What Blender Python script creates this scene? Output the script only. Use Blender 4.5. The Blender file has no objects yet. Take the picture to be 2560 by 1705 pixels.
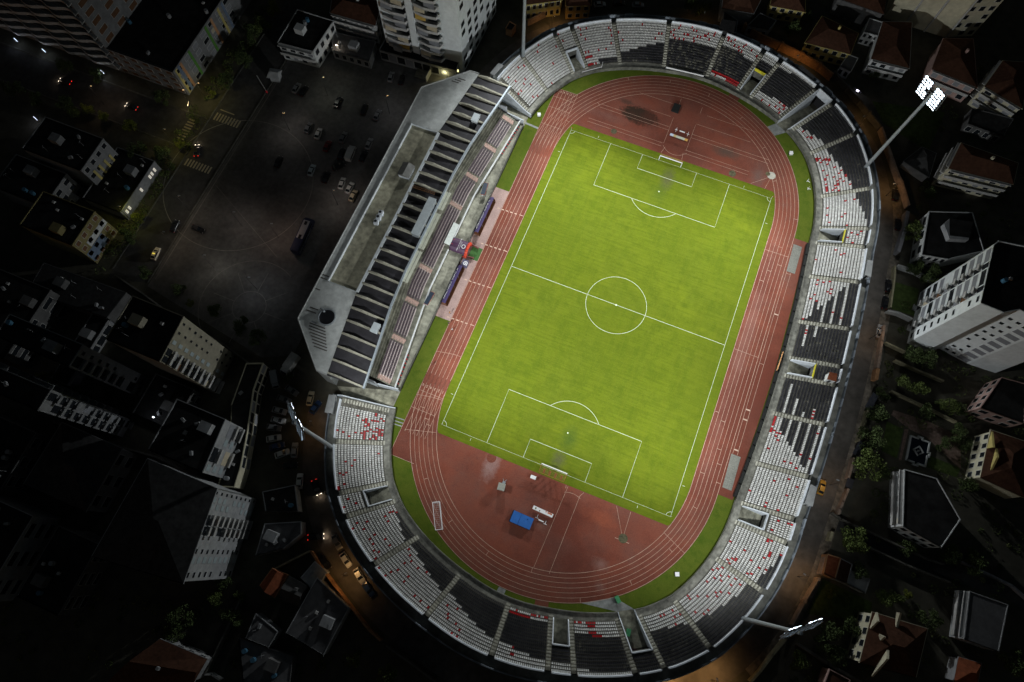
import bpy, bmesh, math, random
from mathutils import Vector, Matrix
random.seed(7)
S = bpy.context.scene
COL = S.collection
PI = math.pi
# ------------------------------------------------------------------ camera
CP = Vector((-3.12662, -79.04362, 185.47899)); FPX = 1665.38
def _rot(w):
    th = w.length; k = w/th
    K = Matrix(((0,-k.z,k.y),(k.z,0,-k.x),(-k.y,k.x,0)))
    return Matrix.Identity(3)+K*math.sin(th)+(K@K)*(1-math.cos(th))
RM = _rot(Vector((-0.31416153,-0.05386401,-0.37943308)))
cam = bpy.data.objects.new('camera', bpy.data.cameras.new('camera')); COL.objects.link(cam)
cam.matrix_world = Matrix.Translation(CP) @ RM.transposed().to_4x4()
cam.data.sensor_width = 36; cam.data.lens = FPX/2560*36; cam.data.clip_start = 1; cam.data.clip_end = 4000
S.camera = cam
def G(p, z=0.0):
    """the place in the scene, z metres above the ground, that a survey point of the photograph stands for"""
    d = RM.transposed() @ Vector(((p[0]-1280)/FPX, -(p[1]-852.5)/FPX, -1.0))
    q = CP + d*((z-CP.z)/d.z)
    return Vector((q.x, q.y, z))
OX = (0,640,1280,1900); OY = (0,420,840,1265)
def Z(c, r, x, y): return (OX[c]+x*.28061, OY[r]+y*.28061)
def W(a, z=0.0): return G(Z(*a), z)
# ------------------------------------------------------------------ helpers
class MB:
    def __init__(s): s.v=[]; s.f=[]; s.m=[]; s.mi=0
    def quad(s, *p):
        n=len(s.v); s.v += [tuple(q) for q in p]; s.f.append(tuple(range(n,n+len(p)))); s.m.append(s.mi)
    def prism(s, poly, z0, z1, cap=True, bottom=False):
        a=sum(poly[i][0]*poly[(i+1)%len(poly)][1]-poly[(i+1)%len(poly)][0]*poly[i][1] for i in range(len(poly)))
        if a<0: poly=poly[::-1]
        n=len(poly)
        for i in range(n):
            p,q=poly[i],poly[(i+1)%n]
            s.quad((p[0],p[1],z0),(q[0],q[1],z0),(q[0],q[1],z1),(p[0],p[1],z1))
        if cap: s.quad(*[(p[0],p[1],z1) for p in poly])
        if bottom: s.quad(*[(p[0],p[1],z0) for p in poly[::-1]])
    def sheet(s, poly, z):
        a=sum(poly[i][0]*poly[(i+1)%len(poly)][1]-poly[(i+1)%len(poly)][0]*poly[i][1] for i in range(len(poly)))
        if a<0: poly=poly[::-1]
        s.quad(*[(p[0],p[1],z) for p in poly])
    def box(s, c, d, ang=0.0, bottom=True):
        """c centre, d full sizes, turned ang about z"""
        ca,sa=math.cos(ang),math.sin(ang); P=[]
        for x,y in ((-1,-1),(1,-1),(1,1),(-1,1)):
            lx,ly=x*d[0]/2,y*d[1]/2; P.append((c[0]+lx*ca-ly*sa, c[1]+lx*sa+ly*ca))
        s.prism(P, c[2]-d[2]/2, c[2]+d[2]/2, True, bottom)
    def tube(s, a, b, r, r2=None, n=8, caps=True):
        a=Vector(a); b=Vector(b); r2=r if r2 is None else r2; d=(b-a)
        if d.length<1e-6: return
        d.normalize(); u=d.orthogonal().normalized(); w=d.cross(u)
        A=[a+(u*math.cos(2*PI*i/n)+w*math.sin(2*PI*i/n))*r for i in range(n)]
        B=[b+(u*math.cos(2*PI*i/n)+w*math.sin(2*PI*i/n))*r2 for i in range(n)]
        for i in range(n): s.quad(A[i],A[(i+1)%n],B[(i+1)%n],B[i])
        if caps: s.quad(*A[::-1]); s.quad(*B)
    def strip(s, pts, w, z, closed=False):
        """flat painted line of width w along pts"""
        n=len(pts); L=[]
        for i in range(n):
            p=Vector(pts[i][:2])
            a=Vector(pts[(i-1)%n][:2]) if (closed or i>0) else p
            b=Vector(pts[(i+1)%n][:2]) if (closed or i<n-1) else p
            t=(b-a).normalized(); nn=Vector((-t.y,t.x))*w/2; L.append((p+nn,p-nn))
        for i in range(n if closed else n-1):
            (a,b),(c,d)=L[i],L[(i+1)%n]
            s.quad((b.x,b.y,z),(d.x,d.y,z),(c.x,c.y,z),(a.x,a.y,z))
    def wall(s, pts, w, z0, z1):
        for i in range(len(pts)-1):
            p=Vector(pts[i][:2]); q=Vector(pts[i+1][:2]); t=(q-p).normalized(); n=Vector((-t.y,t.x))*w/2
            e=t*w/2 if i<len(pts)-2 else t*0
            s.prism([tuple(p-n),tuple(q-n+e),tuple(q+n+e),tuple(p+n)], z0, z1)
    def build(s, name, mats, parent=None, loc=None):
        me=bpy.data.meshes.new(name)
        o0=Vector(loc) if loc is not None else Vector((0,0,0))
        me.from_pydata([tuple(Vector(v)-o0) for v in s.v],[],s.f)
        if not isinstance(mats,(list,tuple)): mats=[mats]
        for m in mats: me.materials.append(m)
        if len(mats)>1: me.polygons.foreach_set('material_index', s.m)
        me.update()
        return link(name, me, parent, o0)
def link(name, me, parent=None, loc=(0,0,0)):
    o=bpy.data.objects.new(name, me); COL.objects.link(o); o.location=loc
    if parent is not None: o.parent=parent
    return o
def tag(o, label=None, cat=None, group=None, kind=None):
    if label: o['label']=label
    if cat: o['category']=cat
    if group: o['group']=group
    if kind: o['kind']=kind
    return o
def thing(name, label, cat, loc=(0,0,0), rz=0, group=None):
    o=bpy.data.objects.new(name, None); COL.objects.link(o); o.location=loc; o.rotation_euler=(0,0,rz)
    o.empty_display_size=.5
    return tag(o,label,cat,group)
def copy_tree(o, parent=None):
    c=o.copy(); COL.objects.link(c)
    if parent is not None: c.parent=parent
    for ch in list(o.children): copy_tree(ch, c)
    return c
def struct(name, mb, m): return tag(mb.build(name, m), kind='structure')
def srgb(r,g,b):
    f=lambda c:(c/255/12.92) if c/255<=.04045 else ((c/255+.055)/1.055)**2.4
    return (f(r),f(g),f(b))
MATS={}
def M(name, col, rough=.8, var=.25, scale=.6, big=.15, bscale=.08, metal=0, emit=0, bump=0, spec=.3, line=None):
    """plain surface: base colour broken up by two sizes of noise; line=(axis,scale,depth) adds ribs"""
    if name in MATS: return MATS[name]
    m=bpy.data.materials.new(name); m.use_nodes=True; nt=m.node_tree; N=nt.nodes; Lk=nt.links
    b=N['Principled BSDF']; b.inputs['Roughness'].default_value=rough; b.inputs['Metallic'].default_value=metal
    b.inputs['Specular IOR Level'].default_value=spec
    if emit:
        b.inputs['Emission Color'].default_value=(*col,1); b.inputs['Emission Strength'].default_value=emit
        b.inputs['Base Color'].default_value=(*col,1); MATS[name]=m; return m
    g=N.new('ShaderNodeNewGeometry'); pos=g.outputs['Position']
    val=None
    for sc,am,det in ((scale,var,6),(bscale,big,4)):
        if am<=0: continue
        n=N.new('ShaderNodeTexNoise'); n.inputs['Scale'].default_value=sc; n.inputs['Detail'].default_value=det; n.inputs['Roughness'].default_value=.62
        Lk.new(pos,n.inputs['Vector'])
        mr=N.new('ShaderNodeMapRange'); mr.inputs[1].default_value=.3; mr.inputs[2].default_value=.7
        mr.inputs[3].default_value=1-am; mr.inputs[4].default_value=1+am; Lk.new(n.outputs['Fac'],mr.inputs[0])
        if val is None: val=mr.outputs[0]
        else:
            mm=N.new('ShaderNodeMath'); mm.operation='MULTIPLY'; Lk.new(val,mm.inputs[0]); Lk.new(mr.outputs[0],mm.inputs[1]); val=mm.outputs[0]
    h=None
    if line:
        w=N.new('ShaderNodeTexWave'); w.wave_type='BANDS'; w.bands_direction=line[0]; w.inputs['Scale'].default_value=line[1]
        Lk.new(pos,w.inputs['Vector'])
        mr=N.new('ShaderNodeMapRange'); mr.inputs[3].default_value=1-line[2]; mr.inputs[4].default_value=1; Lk.new(w.outputs['Fac'],mr.inputs[0])
        mm=N.new('ShaderNodeMath'); mm.operation='MULTIPLY'; Lk.new(mr.outputs[0],mm.inputs[1])
        if val is None: mm.inputs[0].default_value=1
        else: Lk.new(val,mm.inputs[0])
        val=mm.outputs[0]; h=w.outputs['Fac']
    if val is not None:
        vm=N.new('ShaderNodeVectorMath'); vm.operation='SCALE'; vm.inputs[0].default_value=col; Lk.new(val,vm.inputs['Scale'])
        Lk.new(vm.outputs[0],b.inputs['Base Color'])
    else: b.inputs['Base Color'].default_value=(*col,1)
    if bump and val is not None:
        bp=N.new('ShaderNodeBump'); bp.inputs['Strength'].default_value=bump; bp.inputs['Distance'].default_value=.1
        Lk.new(h if h is not None else val,bp.inputs['Height']); Lk.new(bp.outputs[0],b.inputs['Normal'])
    MATS[name]=m; return m
concrete=M('stained_concrete',(.27,.265,.225),.9,.45,.9,.35,.12,bump=.2)
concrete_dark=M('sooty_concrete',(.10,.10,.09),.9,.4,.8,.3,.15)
white_paint=M('white_painted_wall',(.56,.60,.64),.7,.10,.8,.1,.1)
white_line=M('white_line_paint',(.58,.63,.45),.7,.12,2,0)
lane_paint=M('faded_lane_paint',(.55,.38,.29),.7,.3,.8,.1)
asphalt=M('asphalt',(.052,.05,.048),.85,.3,.5,.3,.06)
dark_asphalt=M('old_asphalt',(.04,.04,.04),.85,.3,.4,.3,.06)
black_metal=M('black_metal',(.02,.02,.022),.5,.1,2,0)
grey_metal=M('grey_metal',(.30,.33,.35),.45,.1,.5,0,metal=.3)
pole_metal=M('galvanised_pole',(.33,.37,.40),.5,.08,.6,0,metal=.2)
glass_dark=M('dark_glass',(.015,.018,.022),.12,0,1,0,spec=.6)
rubber=M('rubber',(.012,.012,.012),.8,0,1,0)
# ------------------------------------------------------------------ special ground materials
def mixmat(name, base, rough, masks, noise):
    """base colour with fine noise, then shaped patches: masks=(kind,params,colour,strength)"""
    m=bpy.data.materials.new(name); m.use_nodes=True; nt=m.node_tree; N=nt.nodes; L=nt.links
    b=N['Principled BSDF']; b.inputs['Roughness'].default_value=rough; b.inputs['Specular IOR Level'].default_value=.03
    g=N.new('ShaderNodeNewGeometry'); pos=g.outputs['Position']
    def tex(sc,det=6,r=.65):
        n=N.new('ShaderNodeTexNoise'); n.inputs['Scale'].default_value=sc; n.inputs['Detail'].default_value=det; n.inputs['Roughness'].default_value=r
        L.new(pos,n.inputs['Vector']); return n.outputs['Fac']
    def rng(s,a,b_,c,d):
        r=N.new('ShaderNodeMapRange'); r.inputs[1].default_value=a; r.inputs[2].default_value=b_; r.inputs[3].default_value=c; r.inputs[4].default_value=d
        L.new(s,r.inputs[0]); return r.outputs[0]
    def math2(op,a,b_):
        n=N.new('ShaderNodeMath'); n.operation=op
        for i,x in enumerate((a,b_)):
            if isinstance(x,(int,float)): n.inputs[i].default_value=x
            else: L.new(x,n.inputs[i])
        return n.outputs[0]
    c=N.new('ShaderNodeRGB'); c.outputs[0].default_value=(*base,1); col=c.outputs[0]
    for kind,pr,cc,st in masks:
        if kind=='noise': f=rng(tex(pr[0],pr[3] if len(pr)>3 else 6),pr[1],pr[2],0,st)
        elif kind=='band':      # stripes across y with soft noise
            sx=N.new('ShaderNodeSeparateXYZ'); L.new(pos,sx.inputs[0])
            v=math2('ADD',sx.outputs[pr[1]],math2('MULTIPLY',tex(.25,4),pr[2]))
            f=rng(math2('SINE',math2('MULTIPLY',v,2*PI/pr[0]),0),-1,1,0,st)
        elif kind=='streak':    # noise drawn out along x
            mp=N.new('ShaderNodeMapping'); mp.inputs['Scale'].default_value=pr[1]; L.new(pos,mp.inputs['Vector'])
            n=N.new('ShaderNodeTexNoise'); n.inputs['Scale'].default_value=pr[0]; n.inputs['Detail'].default_value=5; L.new(mp.outputs[0],n.inputs['Vector'])
            f=rng(n.outputs['Fac'],.4,.65,0,st)
        else:                   # 'spot': x,y,rx,ry with ragged rim
            mp=N.new('ShaderNodeMapping'); mp.vector_type='TEXTURE'
            mp.inputs['Location'].default_value=(pr[0],pr[1],0); mp.inputs['Scale'].default_value=(pr[2],pr[3],1e4); L.new(pos,mp.inputs['Vector'])
            ln=N.new('ShaderNodeVectorMath'); ln.operation='LENGTH'; L.new(mp.outputs[0],ln.inputs[0])
            d=math2('ADD',ln.outputs['Value'],math2('MULTIPLY',math2('SUBTRACT',tex(.9,5),.5),1.1))
            f=rng(d,pr[4] if len(pr)>4 else .6,1.05,st,0)
        mx=N.new('ShaderNodeMix'); mx.data_type='RGBA'; L.new(f,mx.inputs[0]); L.new(col,mx.inputs[6]); mx.inputs[7].default_value=(*cc,1); col=mx.outputs[2]
    if noise:
        v=rng(tex(noise[0],8,.75),.3,.7,1-noise[1],1+noise[1])
        vm=N.new('ShaderNodeVectorMath'); vm.operation='SCALE'; L.new(col,vm.inputs[0]); L.new(v,vm.inputs['Scale']); col=vm.outputs[0]
    L.new(col,b.inputs['Base Color']); return m
pitch_mat=mixmat('pitch_turf',(.110,.143,.0120),.9,[
    ('noise',(.07,.40,.62),(.150,.185,.012),.9),('noise',(.22,.45,.63),(.074,.108,.008),.7),('noise',(.035,.46,.60),(.086,.120,.009),.6),
    ('streak',(.9,(.10,1.8,1)),(.076,.110,.008),.62),('streak',(.5,(1.5,.1,1)),(.126,.148,.012),.3),
    ('spot',(1.2,46.8,2.6,5.2,.2),(.085,.085,.04),.75),('spot',(.3,41,3.2,4.5,.1),(.07,.105,.014),.6),
    ('spot',(.2,-49.5,2.4,3.2,.2),(.09,.09,.045),.75),('spot',(1.0,-43,3,4.5,.1),(.055,.095,.016),.7),
    ('noise',(1.7,.55,.75),(.150,.172,.028),.5),('noise',(.6,.55,.70),(.075,.110,.008),.45)],(5,.27))
verge_mat=mixmat('verge_grass',(.070,.105,.012),.9,[('noise',(.12,.35,.65),(.12,.14,.02),.6),('noise',(.5,.5,.72),(.045,.085,.009),.7),('noise',(.9,.6,.8),(.2,.19,.05),.35)],(5,.3))
track_mat=mixmat('red_tartan',(.232,.067,.041),.85,[
    ('noise',(.05,.35,.68),(.160,.066,.049),.85),('noise',(.16,.46,.72),(.165,.085,.068),.5),('noise',(.4,.54,.74),(.255,.078,.045),.6),('noise',(.7,.55,.72),(.12,.05,.038),.5),
    ('spot',(-14.5,66.2,6.8,3.6,.75),(.04,.028,.02),.95),('spot',(-20.5,69.8,3,1.2,.4),(.06,.045,.035),.6),('spot',(15.5,63.5,6,2.6,.2),(.09,.07,.055),.75),
    ('spot',(28,59,3,6,.1),(.15,.10,.085),.7),('spot',(-25,62,9,2.2,.1),(.21,.11,.09),.6),('spot',(-16.5,-57.5,2.6,5.5,.3),(.32,.21,.19),.75),
    ('spot',(-2,-62,5,2.5,.1),(.12,.05,.04),.7),('spot',(8,-70.5,7,3,.1),(.15,.075,.06),.7),('spot',(3,-67.5,3,2.2,.1),(.21,.125,.10),.6),('spot',(20,-71,3,2,.1),(.33,.2,.17),.7),
    ('spot',(16,-60,6,2.5,.2),(.34,.095,.05),.6),('spot',(22,-76.5,2,1.5,.1),(.33,.2,.17),.6),('spot',(-39.5,0,1.6,42,.5),(.215,.10,.078),.6),('spot',(39,0,2.2,46,.5),(.215,.105,.085),.6),
    ('noise',(.03,.44,.60),(.12,.037,.026),.75)],(3.0,.24))
sand_mat=M('grey_sand',(.19,.19,.165),.95,.3,3,.15,.4)
brickpave=M('pink_paving',(.34,.235,.21),.9,.22,3.2,.15,.3)
# ------------------------------------------------------------------ ground, plaza, streets
m=MB(); m.sheet([(-900,-900),(900,-900),(900,900),(-900,900)],-.05); struct('ground',m,M('dark_ground',(.070,.066,.050),.95,.3,.3,.3,.03))
m=MB(); m.sheet([(-132.5,44),(-84,68),(-70,60),(-76,40),(-82,40),(-82,-50),(-90,-54),(-132.5,-47)],-.03); struct('plaza',m,M('plaza_paving',(.12,.117,.112),.8,.25,.7,.35,.07))
m=MB()
m.sheet([(-145,75),(-133.2,60),(-133.2,-46),(-145,-50)],-.035); m.sheet([(-260,11.5),(-145.2,11.2),(-145.2,-.4),(-260,-.4)],-.035)
struct('street',m,asphalt)
m=MB()
for x in (-133.0,-145.2): m.wall([(x,58),(x,-46)],.4,-.05,.1)
m.wall([(-146,11.6),(-260,12.3)],.4,-.05,.1); m.wall([(-146,-.8),(-260,-.8)],.4,-.05,.1)
struct('kerb',m,concrete_dark)
m=MB()
for i in range(8): m.sheet([(-150.0+i*.0-1.3,9.6-i*1.08),(-150.0+1.3,9.6-i*1.08),(-150+1.3,9.05-i*1.08),(-150-1.3,9.05-i*1.08)],-.02)
for i in range(9): m.sheet([(-144+i*1.05,15),(-143.45+i*1.05,15),(-143.45+i*1.05,12.1),(-144+i*1.05,12.1)],-.02)
for i in range(9): m.sheet([(-144+i*1.05,-3.8),(-143.45+i*1.05,-3.8),(-143.45+i*1.05,-6.4),(-144+i*1.05,-6.4)],-.02)
m.sheet([(-143.6,16.6),(-138.4,16.5),(-138.4,16.1),(-143.6,16.2)],-.02)
cross_paint=M('yellowed_crossing_paint',(.33,.29,.2),.8,.2,2,0)
struct('crosswalk',m,cross_paint)
# plaza inlay: three faint pale arcs
m=MB()
c=(-124.5,-5.8)
m.strip([(c[0]+23.5*math.cos(a*PI/60),c[1]+23.5*math.sin(a*PI/60)) for a in range(120)],.22,-.015,True)
c=(-101,-41.5)
m.strip([(c[0]+15*math.cos(a*PI/40),c[1]+15*math.sin(a*PI/40)) for a in range(14,52)],.18,-.015)
m.strip([(c[0]+5*math.cos(a*PI/20),c[1]+5*math.sin(a*PI/20)) for a in range(40)],.18,-.015,True)
for a in range(8): m.strip([(c[0]+5*math.cos(a*PI/4),c[1]+5*math.sin(a*PI/4)),(c[0]+12*math.cos(a*PI/4),c[1]+12*math.sin(a*PI/4))],.15,-.015)
m.strip([(-131.5,40),(-131.5,-44)],.25,-.015); m.strip([(-131,-9),(-101,-24)],.15,-.015)
struct('plaza_inlay',m,M('pale_stone_inlay',(.22,.21,.19),.8,.2,1,0))
# ------------------------------------------------------------------ the bowl: a curve family
TAB=[(0,50.8),(8,50.9),(20,51.2),(36,51.6),(45,50.9),(54,49.6),(61,48.7),(69,47.9),(76,47.5),(90,47.5)]
def rb(t):
    a=abs(t)
    if a<42.2: return 52.6-1.8*(a/42.2)**2
    d=(a-42.2)/50*180/PI; d=min(d,180-d)
    d=max(d,0)
    for (x0,y0),(x1,y1) in zip(TAB,TAB[1:]):
        if x0<=d<=x1:
            u=(d-x0)/(x1-x0); return y0+(y1-y0)*u
    return 50.8
def dirn(t):
    if abs(t)<=42.2: return (1.0,0.0)
    a=(abs(t)-42.2)/50; return (math.cos(a), math.sin(a)*(1 if t>0 else -1))
def P(t, off):
    r=rb(t)+off; n=dirn(t); yc=max(-42.2,min(42.2,t)) if abs(t)<=42.2 else (42.2 if t>0 else -42.2)
    return (r*n[0], yc+r*n[1])
AIS=[188.9,178.2,167.0,162.0,150.5,135.1,119.3,107.4,102.0,89.7,84.0,74.0,58.4,47.2,41.9,30.1,14.8,2.9,-2.8,-14.8,-30.2,-42.1,-47.4,-58.5,-74.0,-83.9,-89.7,-102.0,-107.4,-119.4,-135.1,-150.4,-161.8,-166.9,-177.8,-187.7]
T0,T1=188.9,-187.7
RD,RH,NR=.735,.38,16
def rowz(k): return 1.3+RH*k
VOM={(2,3):8,(7,8):9,(13,14):8,(17,18):8,(21,22):8,(27,28):8,(32,33):8}   # stair pits: rows removed
TUN={(9,10):16,(25,26):10}
def scl(t,off): return (rb(t)+off)/50 if abs(t)>42.2 else 1.0
OPEN=[]
for d in (VOM,TUN):
    for (i,j),n in d.items():
        sc=scl(AIS[i],3); OPEN.append((AIS[j]+.85/sc, AIS[i]-.85/sc, n, d is TUN))
def opened(t, k):
    for a,b,n,_ in OPEN:
        if a-1e-4<t<b+1e-4 and k<n: return True
    return False
ts=sorted(set([round(T1+(T0-T1)*i/260,3) for i in range(261)]+[round(x,3) for o in OPEN for x in o[:2]]))
bowl=thing('stadium_stand','long curved open air concrete terrace stand filled with white and black seats','stand')
m=MB(); mw=MB(); mc=MB(); mo=MB(); mp=MB()
for a,b in zip(ts,ts[1:]):
    tm=(a+b)/2
    tun=[o for o in OPEN if o[0]<tm<o[1] and o[3]]
    if not tun:
        p0,p1,q0,q1=P(a,-2.3),P(b,-2.3),P(a,-2.02),P(b,-2.02)
        mw.quad((*p1,0),(*p0,0),(*p0,1.35),(*p1,1.35)); mw.quad((*p1,1.35),(*p0,1.35),(*q0,1.35),(*q1,1.35)); mw.quad((*q0,1.1),(*q1,1.1),(*q1,1.35),(*q0,1.35))
        e0,e1=P(a,-.3),P(b,-.3)
        mp.quad((*q0,1.1),(*e0,1.1),(*e1,1.1),(*q1,1.1))
    elif mp.v:
        mp.build('walkway',M('walkway_concrete',(.20,.198,.17),.9,.45,.8,.45,.13,bump=.2),bowl); mp=MB()
    for k in range(NR):
        if opened(tm,k): continue
        z=rowz(k); zp=rowz(k-1) if k else 1.1
        i0,i1=P(a,-.3+RD*k),P(b,-.3+RD*k); o0,o1=P(a,-.3+RD*(k+1)),P(b,-.3+RD*(k+1))
        m.quad((*i1,zp),(*i0,zp),(*i0,z),(*i1,z)); m.quad((*i0,z),(*o0,z),(*o1,z),(*i1,z))
    E1=-.3+RD*NR
    fulltun=any(o[0]<tm<o[1] and o[2]==16 for o in OPEN)
    zt=6.1
    i0,i1=P(a,E1+.32),P(b,E1+.32); o0,o1=P(a,14.1),P(b,14.1); w0,w1=P(a,14.4),P(b,14.4)
    mc.quad((*i0,zt),(*o0,zt),(*o1,zt),(*i1,zt))
    mo.quad((*o0,zt),(*o0,7.3),(*o1,7.3),(*o1,zt)); mo.quad((*o0,7.3),(*w0,7.3),(*w1,7.3),(*o1,7.3)); mo.quad((*w0,0),(*w1,0),(*w1,7.3),(*w0,7.3))
m.build('terrace',M('terrace_concrete',(.135,.130,.108),.9,.45,1.1,.35,.15,bump=.2),bowl)
mw.build('front_wall',M('front_wall_concrete',(.13,.13,.11),.9,.4,1,.4,.2),bowl)
mp.build('walkway',M('walkway_concrete',(.20,.198,.17),.9,.45,.8,.45,.13,bump=.2),bowl)
mc.build('concourse',M('concourse_concrete',(.17,.17,.15),.9,.4,.5,.5,.1),bowl)
mo.build('outer_wall',M('outer_wall_paint',(.21,.24,.275),.6,.3,.3,.4,.2),bowl)
# end walls of the stand
for t,s in ((T0,1),(T1,-1)):
    m=MB(); pts=[P(t,-2.3)]+[P(t,-.3+RD*k) for k in range(NR+1)]+[P(t,14.2)]
    zs=[1.4]+[rowz(k)+.5 for k in range(NR+1)]+[7.4]
    n=dirn(t); tv=Vector((-n[1],n[0]))*s*(.28 if t>0 else .28)
    for i in range(len(pts)-1):
        p=Vector(pts[i]); q=Vector(pts[i+1]); p2=p+tv; q2=q+tv
        m.quad((p2.x,p2.y,0),(q2.x,q2.y,0),(q2.x,q2.y,zs[i+1]),(p2.x,p2.y,zs[i])); m.quad((q.x,q.y,0),(p.x,p.y,0),(p.x,p.y,zs[i]),(q.x,q.y,zs[i+1]))
        m.quad((p.x,p.y,zs[i]),(p2.x,p2.y,zs[i]),(q2.x,q2.y,zs[i+1]),(q.x,q.y,zs[i+1]))
    m.build('end_wall',white_paint,bowl)
# aisle steps
for i,t in enumerate(AIS):
    m=MB(); n=dirn(t); ang=math.atan2(n[1],n[0])
    tt=t
    if i==0: tt=t-.8
    if i==len(AIS)-1: tt=t+.8
    nside=[x for x in TUN if i in x]
    for k in range(NR):
        z=rowz(k); zp=rowz(k-1) if k else 1.1
        m.mi=1; c=P(tt,-.3+RD*k-.19); m.box((c[0],c[1],(zp+z)/2-.1),(.37,1.15,RH*.5+.25),ang,False)
        m.mi=0; c=P(tt,-.3+RD*(k+.5)); m.box((c[0],c[1],z-.03),(RD-.03,1.15,.1),ang,False)
    m.build('aisle_steps',[M('worn_step_shaded',(.19,.185,.15),.9,.5,2.2,.3,.2),M('worn_half_step_lit',(.46,.45,.38),.9,.4,2.2,.3,.2)],bowl)  # light and shade stripes of the stairs put into the two step colours
# white parapets behind the top row, one run per block
def arcs(a,b,step=1.6):
    n=max(2,int(abs(b-a)/step)+1); return [a+(b-a)*i/n for i in range(n+1)]
for i in range(len(AIS)-1):
    if (i,i+1)==(9,10): continue
    a,b=AIS[i]-.9/scl(AIS[i],12),AIS[i+1]+.9/scl(AIS[i+1],12)
    m=MB(); E1=-.3+RD*NR; q=arcs(a,b)
    for x,y in zip(q,q[1:]):
        i0,i1=P(x,E1),P(y,E1); o0,o1=P(x,E1+.32),P(y,E1+.32); zl,zh=6.0,8.45
        m.quad((*i0,zl),(*i1,zl),(*i1,zh),(*i0,zh)); m.quad((*i1,zh),(*o1,zh),(*o0,zh),(*i0,zh)); m.quad((*o1,zl),(*o0,zl),(*o0,zh),(*o1,zh))
    for x,f in ((a,1),(b,-1)):
        i0,o0=P(x,E1),P(x,E1+.32); m.quad((*i0,6),(*o0,6),(*o0,8.45),(*i0,8.45))
    m.build('parapet',M('white_parapet_paint',(.74,.79,.85),.65,.12,.9,.12,.15),bowl)
# stair pits and tunnels: floor, side walls, end wall
ylw=M('yellow_sign_paint',(.62,.56,.03),.6,.1,2,0)
pit_floor=M('pit_floor_concrete',(.20,.195,.15),.9,.5,.7,.5,.25)
def text_mesh(txt, size, mat, name, mw_, parent=None, ext=.01, align='CENTER'):
    cu=bpy.data.curves.new('lettering','FONT'); cu.body=txt; cu.size=size; cu.align_x=align; cu.align_y='CENTER'; cu.extrude=ext; cu.resolution_u=2
    o=bpy.data.objects.new('lettering',cu); COL.objects.link(o)
    dg=bpy.context.evaluated_depsgraph_get(); me=bpy.data.meshes.new_from_object(o.evaluated_get(dg)); bpy.data.objects.remove(o)
    me.materials.clear(); me.materials.append(mat)
    me.transform(mw_); return link(name,me,parent)
for a,b,n,tun in OPEN:
    tm=(a+b)/2; s0=-.3 if not tun else -2.3
    e=-.3+RD*n
    m=MB(); zf=.5 if not tun else .02
    rr=[s0+(e-s0)*i/6 for i in range(7)]
    for x,y in zip(rr,rr[1:]):
        zx=1.1+(zf-1.1)*(x-s0)/(e-s0) if not tun else zf; zy=1.1+(zf-1.1)*(y-s0)/(e-s0) if not tun else zf
        p,q,r_,s_=P(a,x),P(a,y),P(b,y),P(b,x); m.quad((*p,zx),(*q,zy),(*r_,zy),(*s_,zx))
    m.build('pit_floor',pit_floor,bowl)
    sc=scl(tm,e)
    for t,sg in ((a,-1),(b,1)):
        m=MB(); w=.26/scl(t,3); lip=.8 if not tun else .85
        rr=[s0+(e-s0)*i/12 for i in range(13)]
        zz=lambda x: max(1.15, 1.3+RH*(x+.3)/RD+lip) if x>-.2 else 1.5
        for x,y in zip(rr,rr[1:]):
            zl=-.1
            p,q=P(t,x),P(t,y); p2,q2=P(t+sg*w,x),P(t+sg*w,y); z0,z1=zz(x),zz(y)
            m.quad((*p,zl),(*q,zl),(*q,z1),(*p,z0)); m.quad((*q2,zl),(*p2,zl),(*p2,z0),(*q2,z1)); m.quad((*p,z0),(*q,z1),(*q2,z1),(*p2,z0))
        m.build('pit_wall',white_paint,bowl)
    zt=rowz(n)+.75 if n<16 else 8.3; wa=.26/scl(a,e)
    yel=(abs(tm-104.7)<2 or abs(tm-44.5)<2 or abs(tm)<2)
    m=MB(); lo=1.9 if not tun else 3.2
    i0,i1,o0,o1=P(a-wa,e),P(b+wa,e),P(a-wa,e+.26),P(b+wa,e+.26)
    if n==16: lo=5.2
    hb=MB(); zm=max(lo,zt-((.6 if yel and abs(tm)<60 else 1.05) if n<16 else 3.1))
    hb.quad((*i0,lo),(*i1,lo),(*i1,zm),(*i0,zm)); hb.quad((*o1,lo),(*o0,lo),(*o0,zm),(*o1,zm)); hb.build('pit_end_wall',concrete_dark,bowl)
    for (z0,z1) in ((zm,zt),):
        m.quad((*i0,z0),(*i1,z0),(*i1,z1),(*i0,z1)); m.quad((*i1,z1),(*o1,z1),(*o0,z1),(*i0,z1)); m.quad((*o1,z0),(*o0,z0),(*o0,z1),(*o1,z1)); m.quad((*i0,z0),(*o0,z0),(*o1,z0),(*i1,z0))
    m.build('pit_lintel',ylw if yel else white_paint,bowl)
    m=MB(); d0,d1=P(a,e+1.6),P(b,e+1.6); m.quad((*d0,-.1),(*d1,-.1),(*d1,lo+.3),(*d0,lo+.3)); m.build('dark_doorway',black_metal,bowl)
    if abs(tm-104.7)<2:
        n_=dirn(tm); c=P(tm,e-.03); ax=Vector((n_[1],-n_[0],0)); up=Vector((0,0,1)); nn=Vector((-n_[0],-n_[1],0))
        mt=Matrix((( ax.x,up.x,nn.x,c[0]),(ax.y,up.y,nn.y,c[1]),(ax.z,up.z,nn.z,(zm+zt)/2),(0,0,0,1)))
        text_mesh('HALLE AZUR',.8,black_metal,'sign_lettering',mt,bowl)
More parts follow.
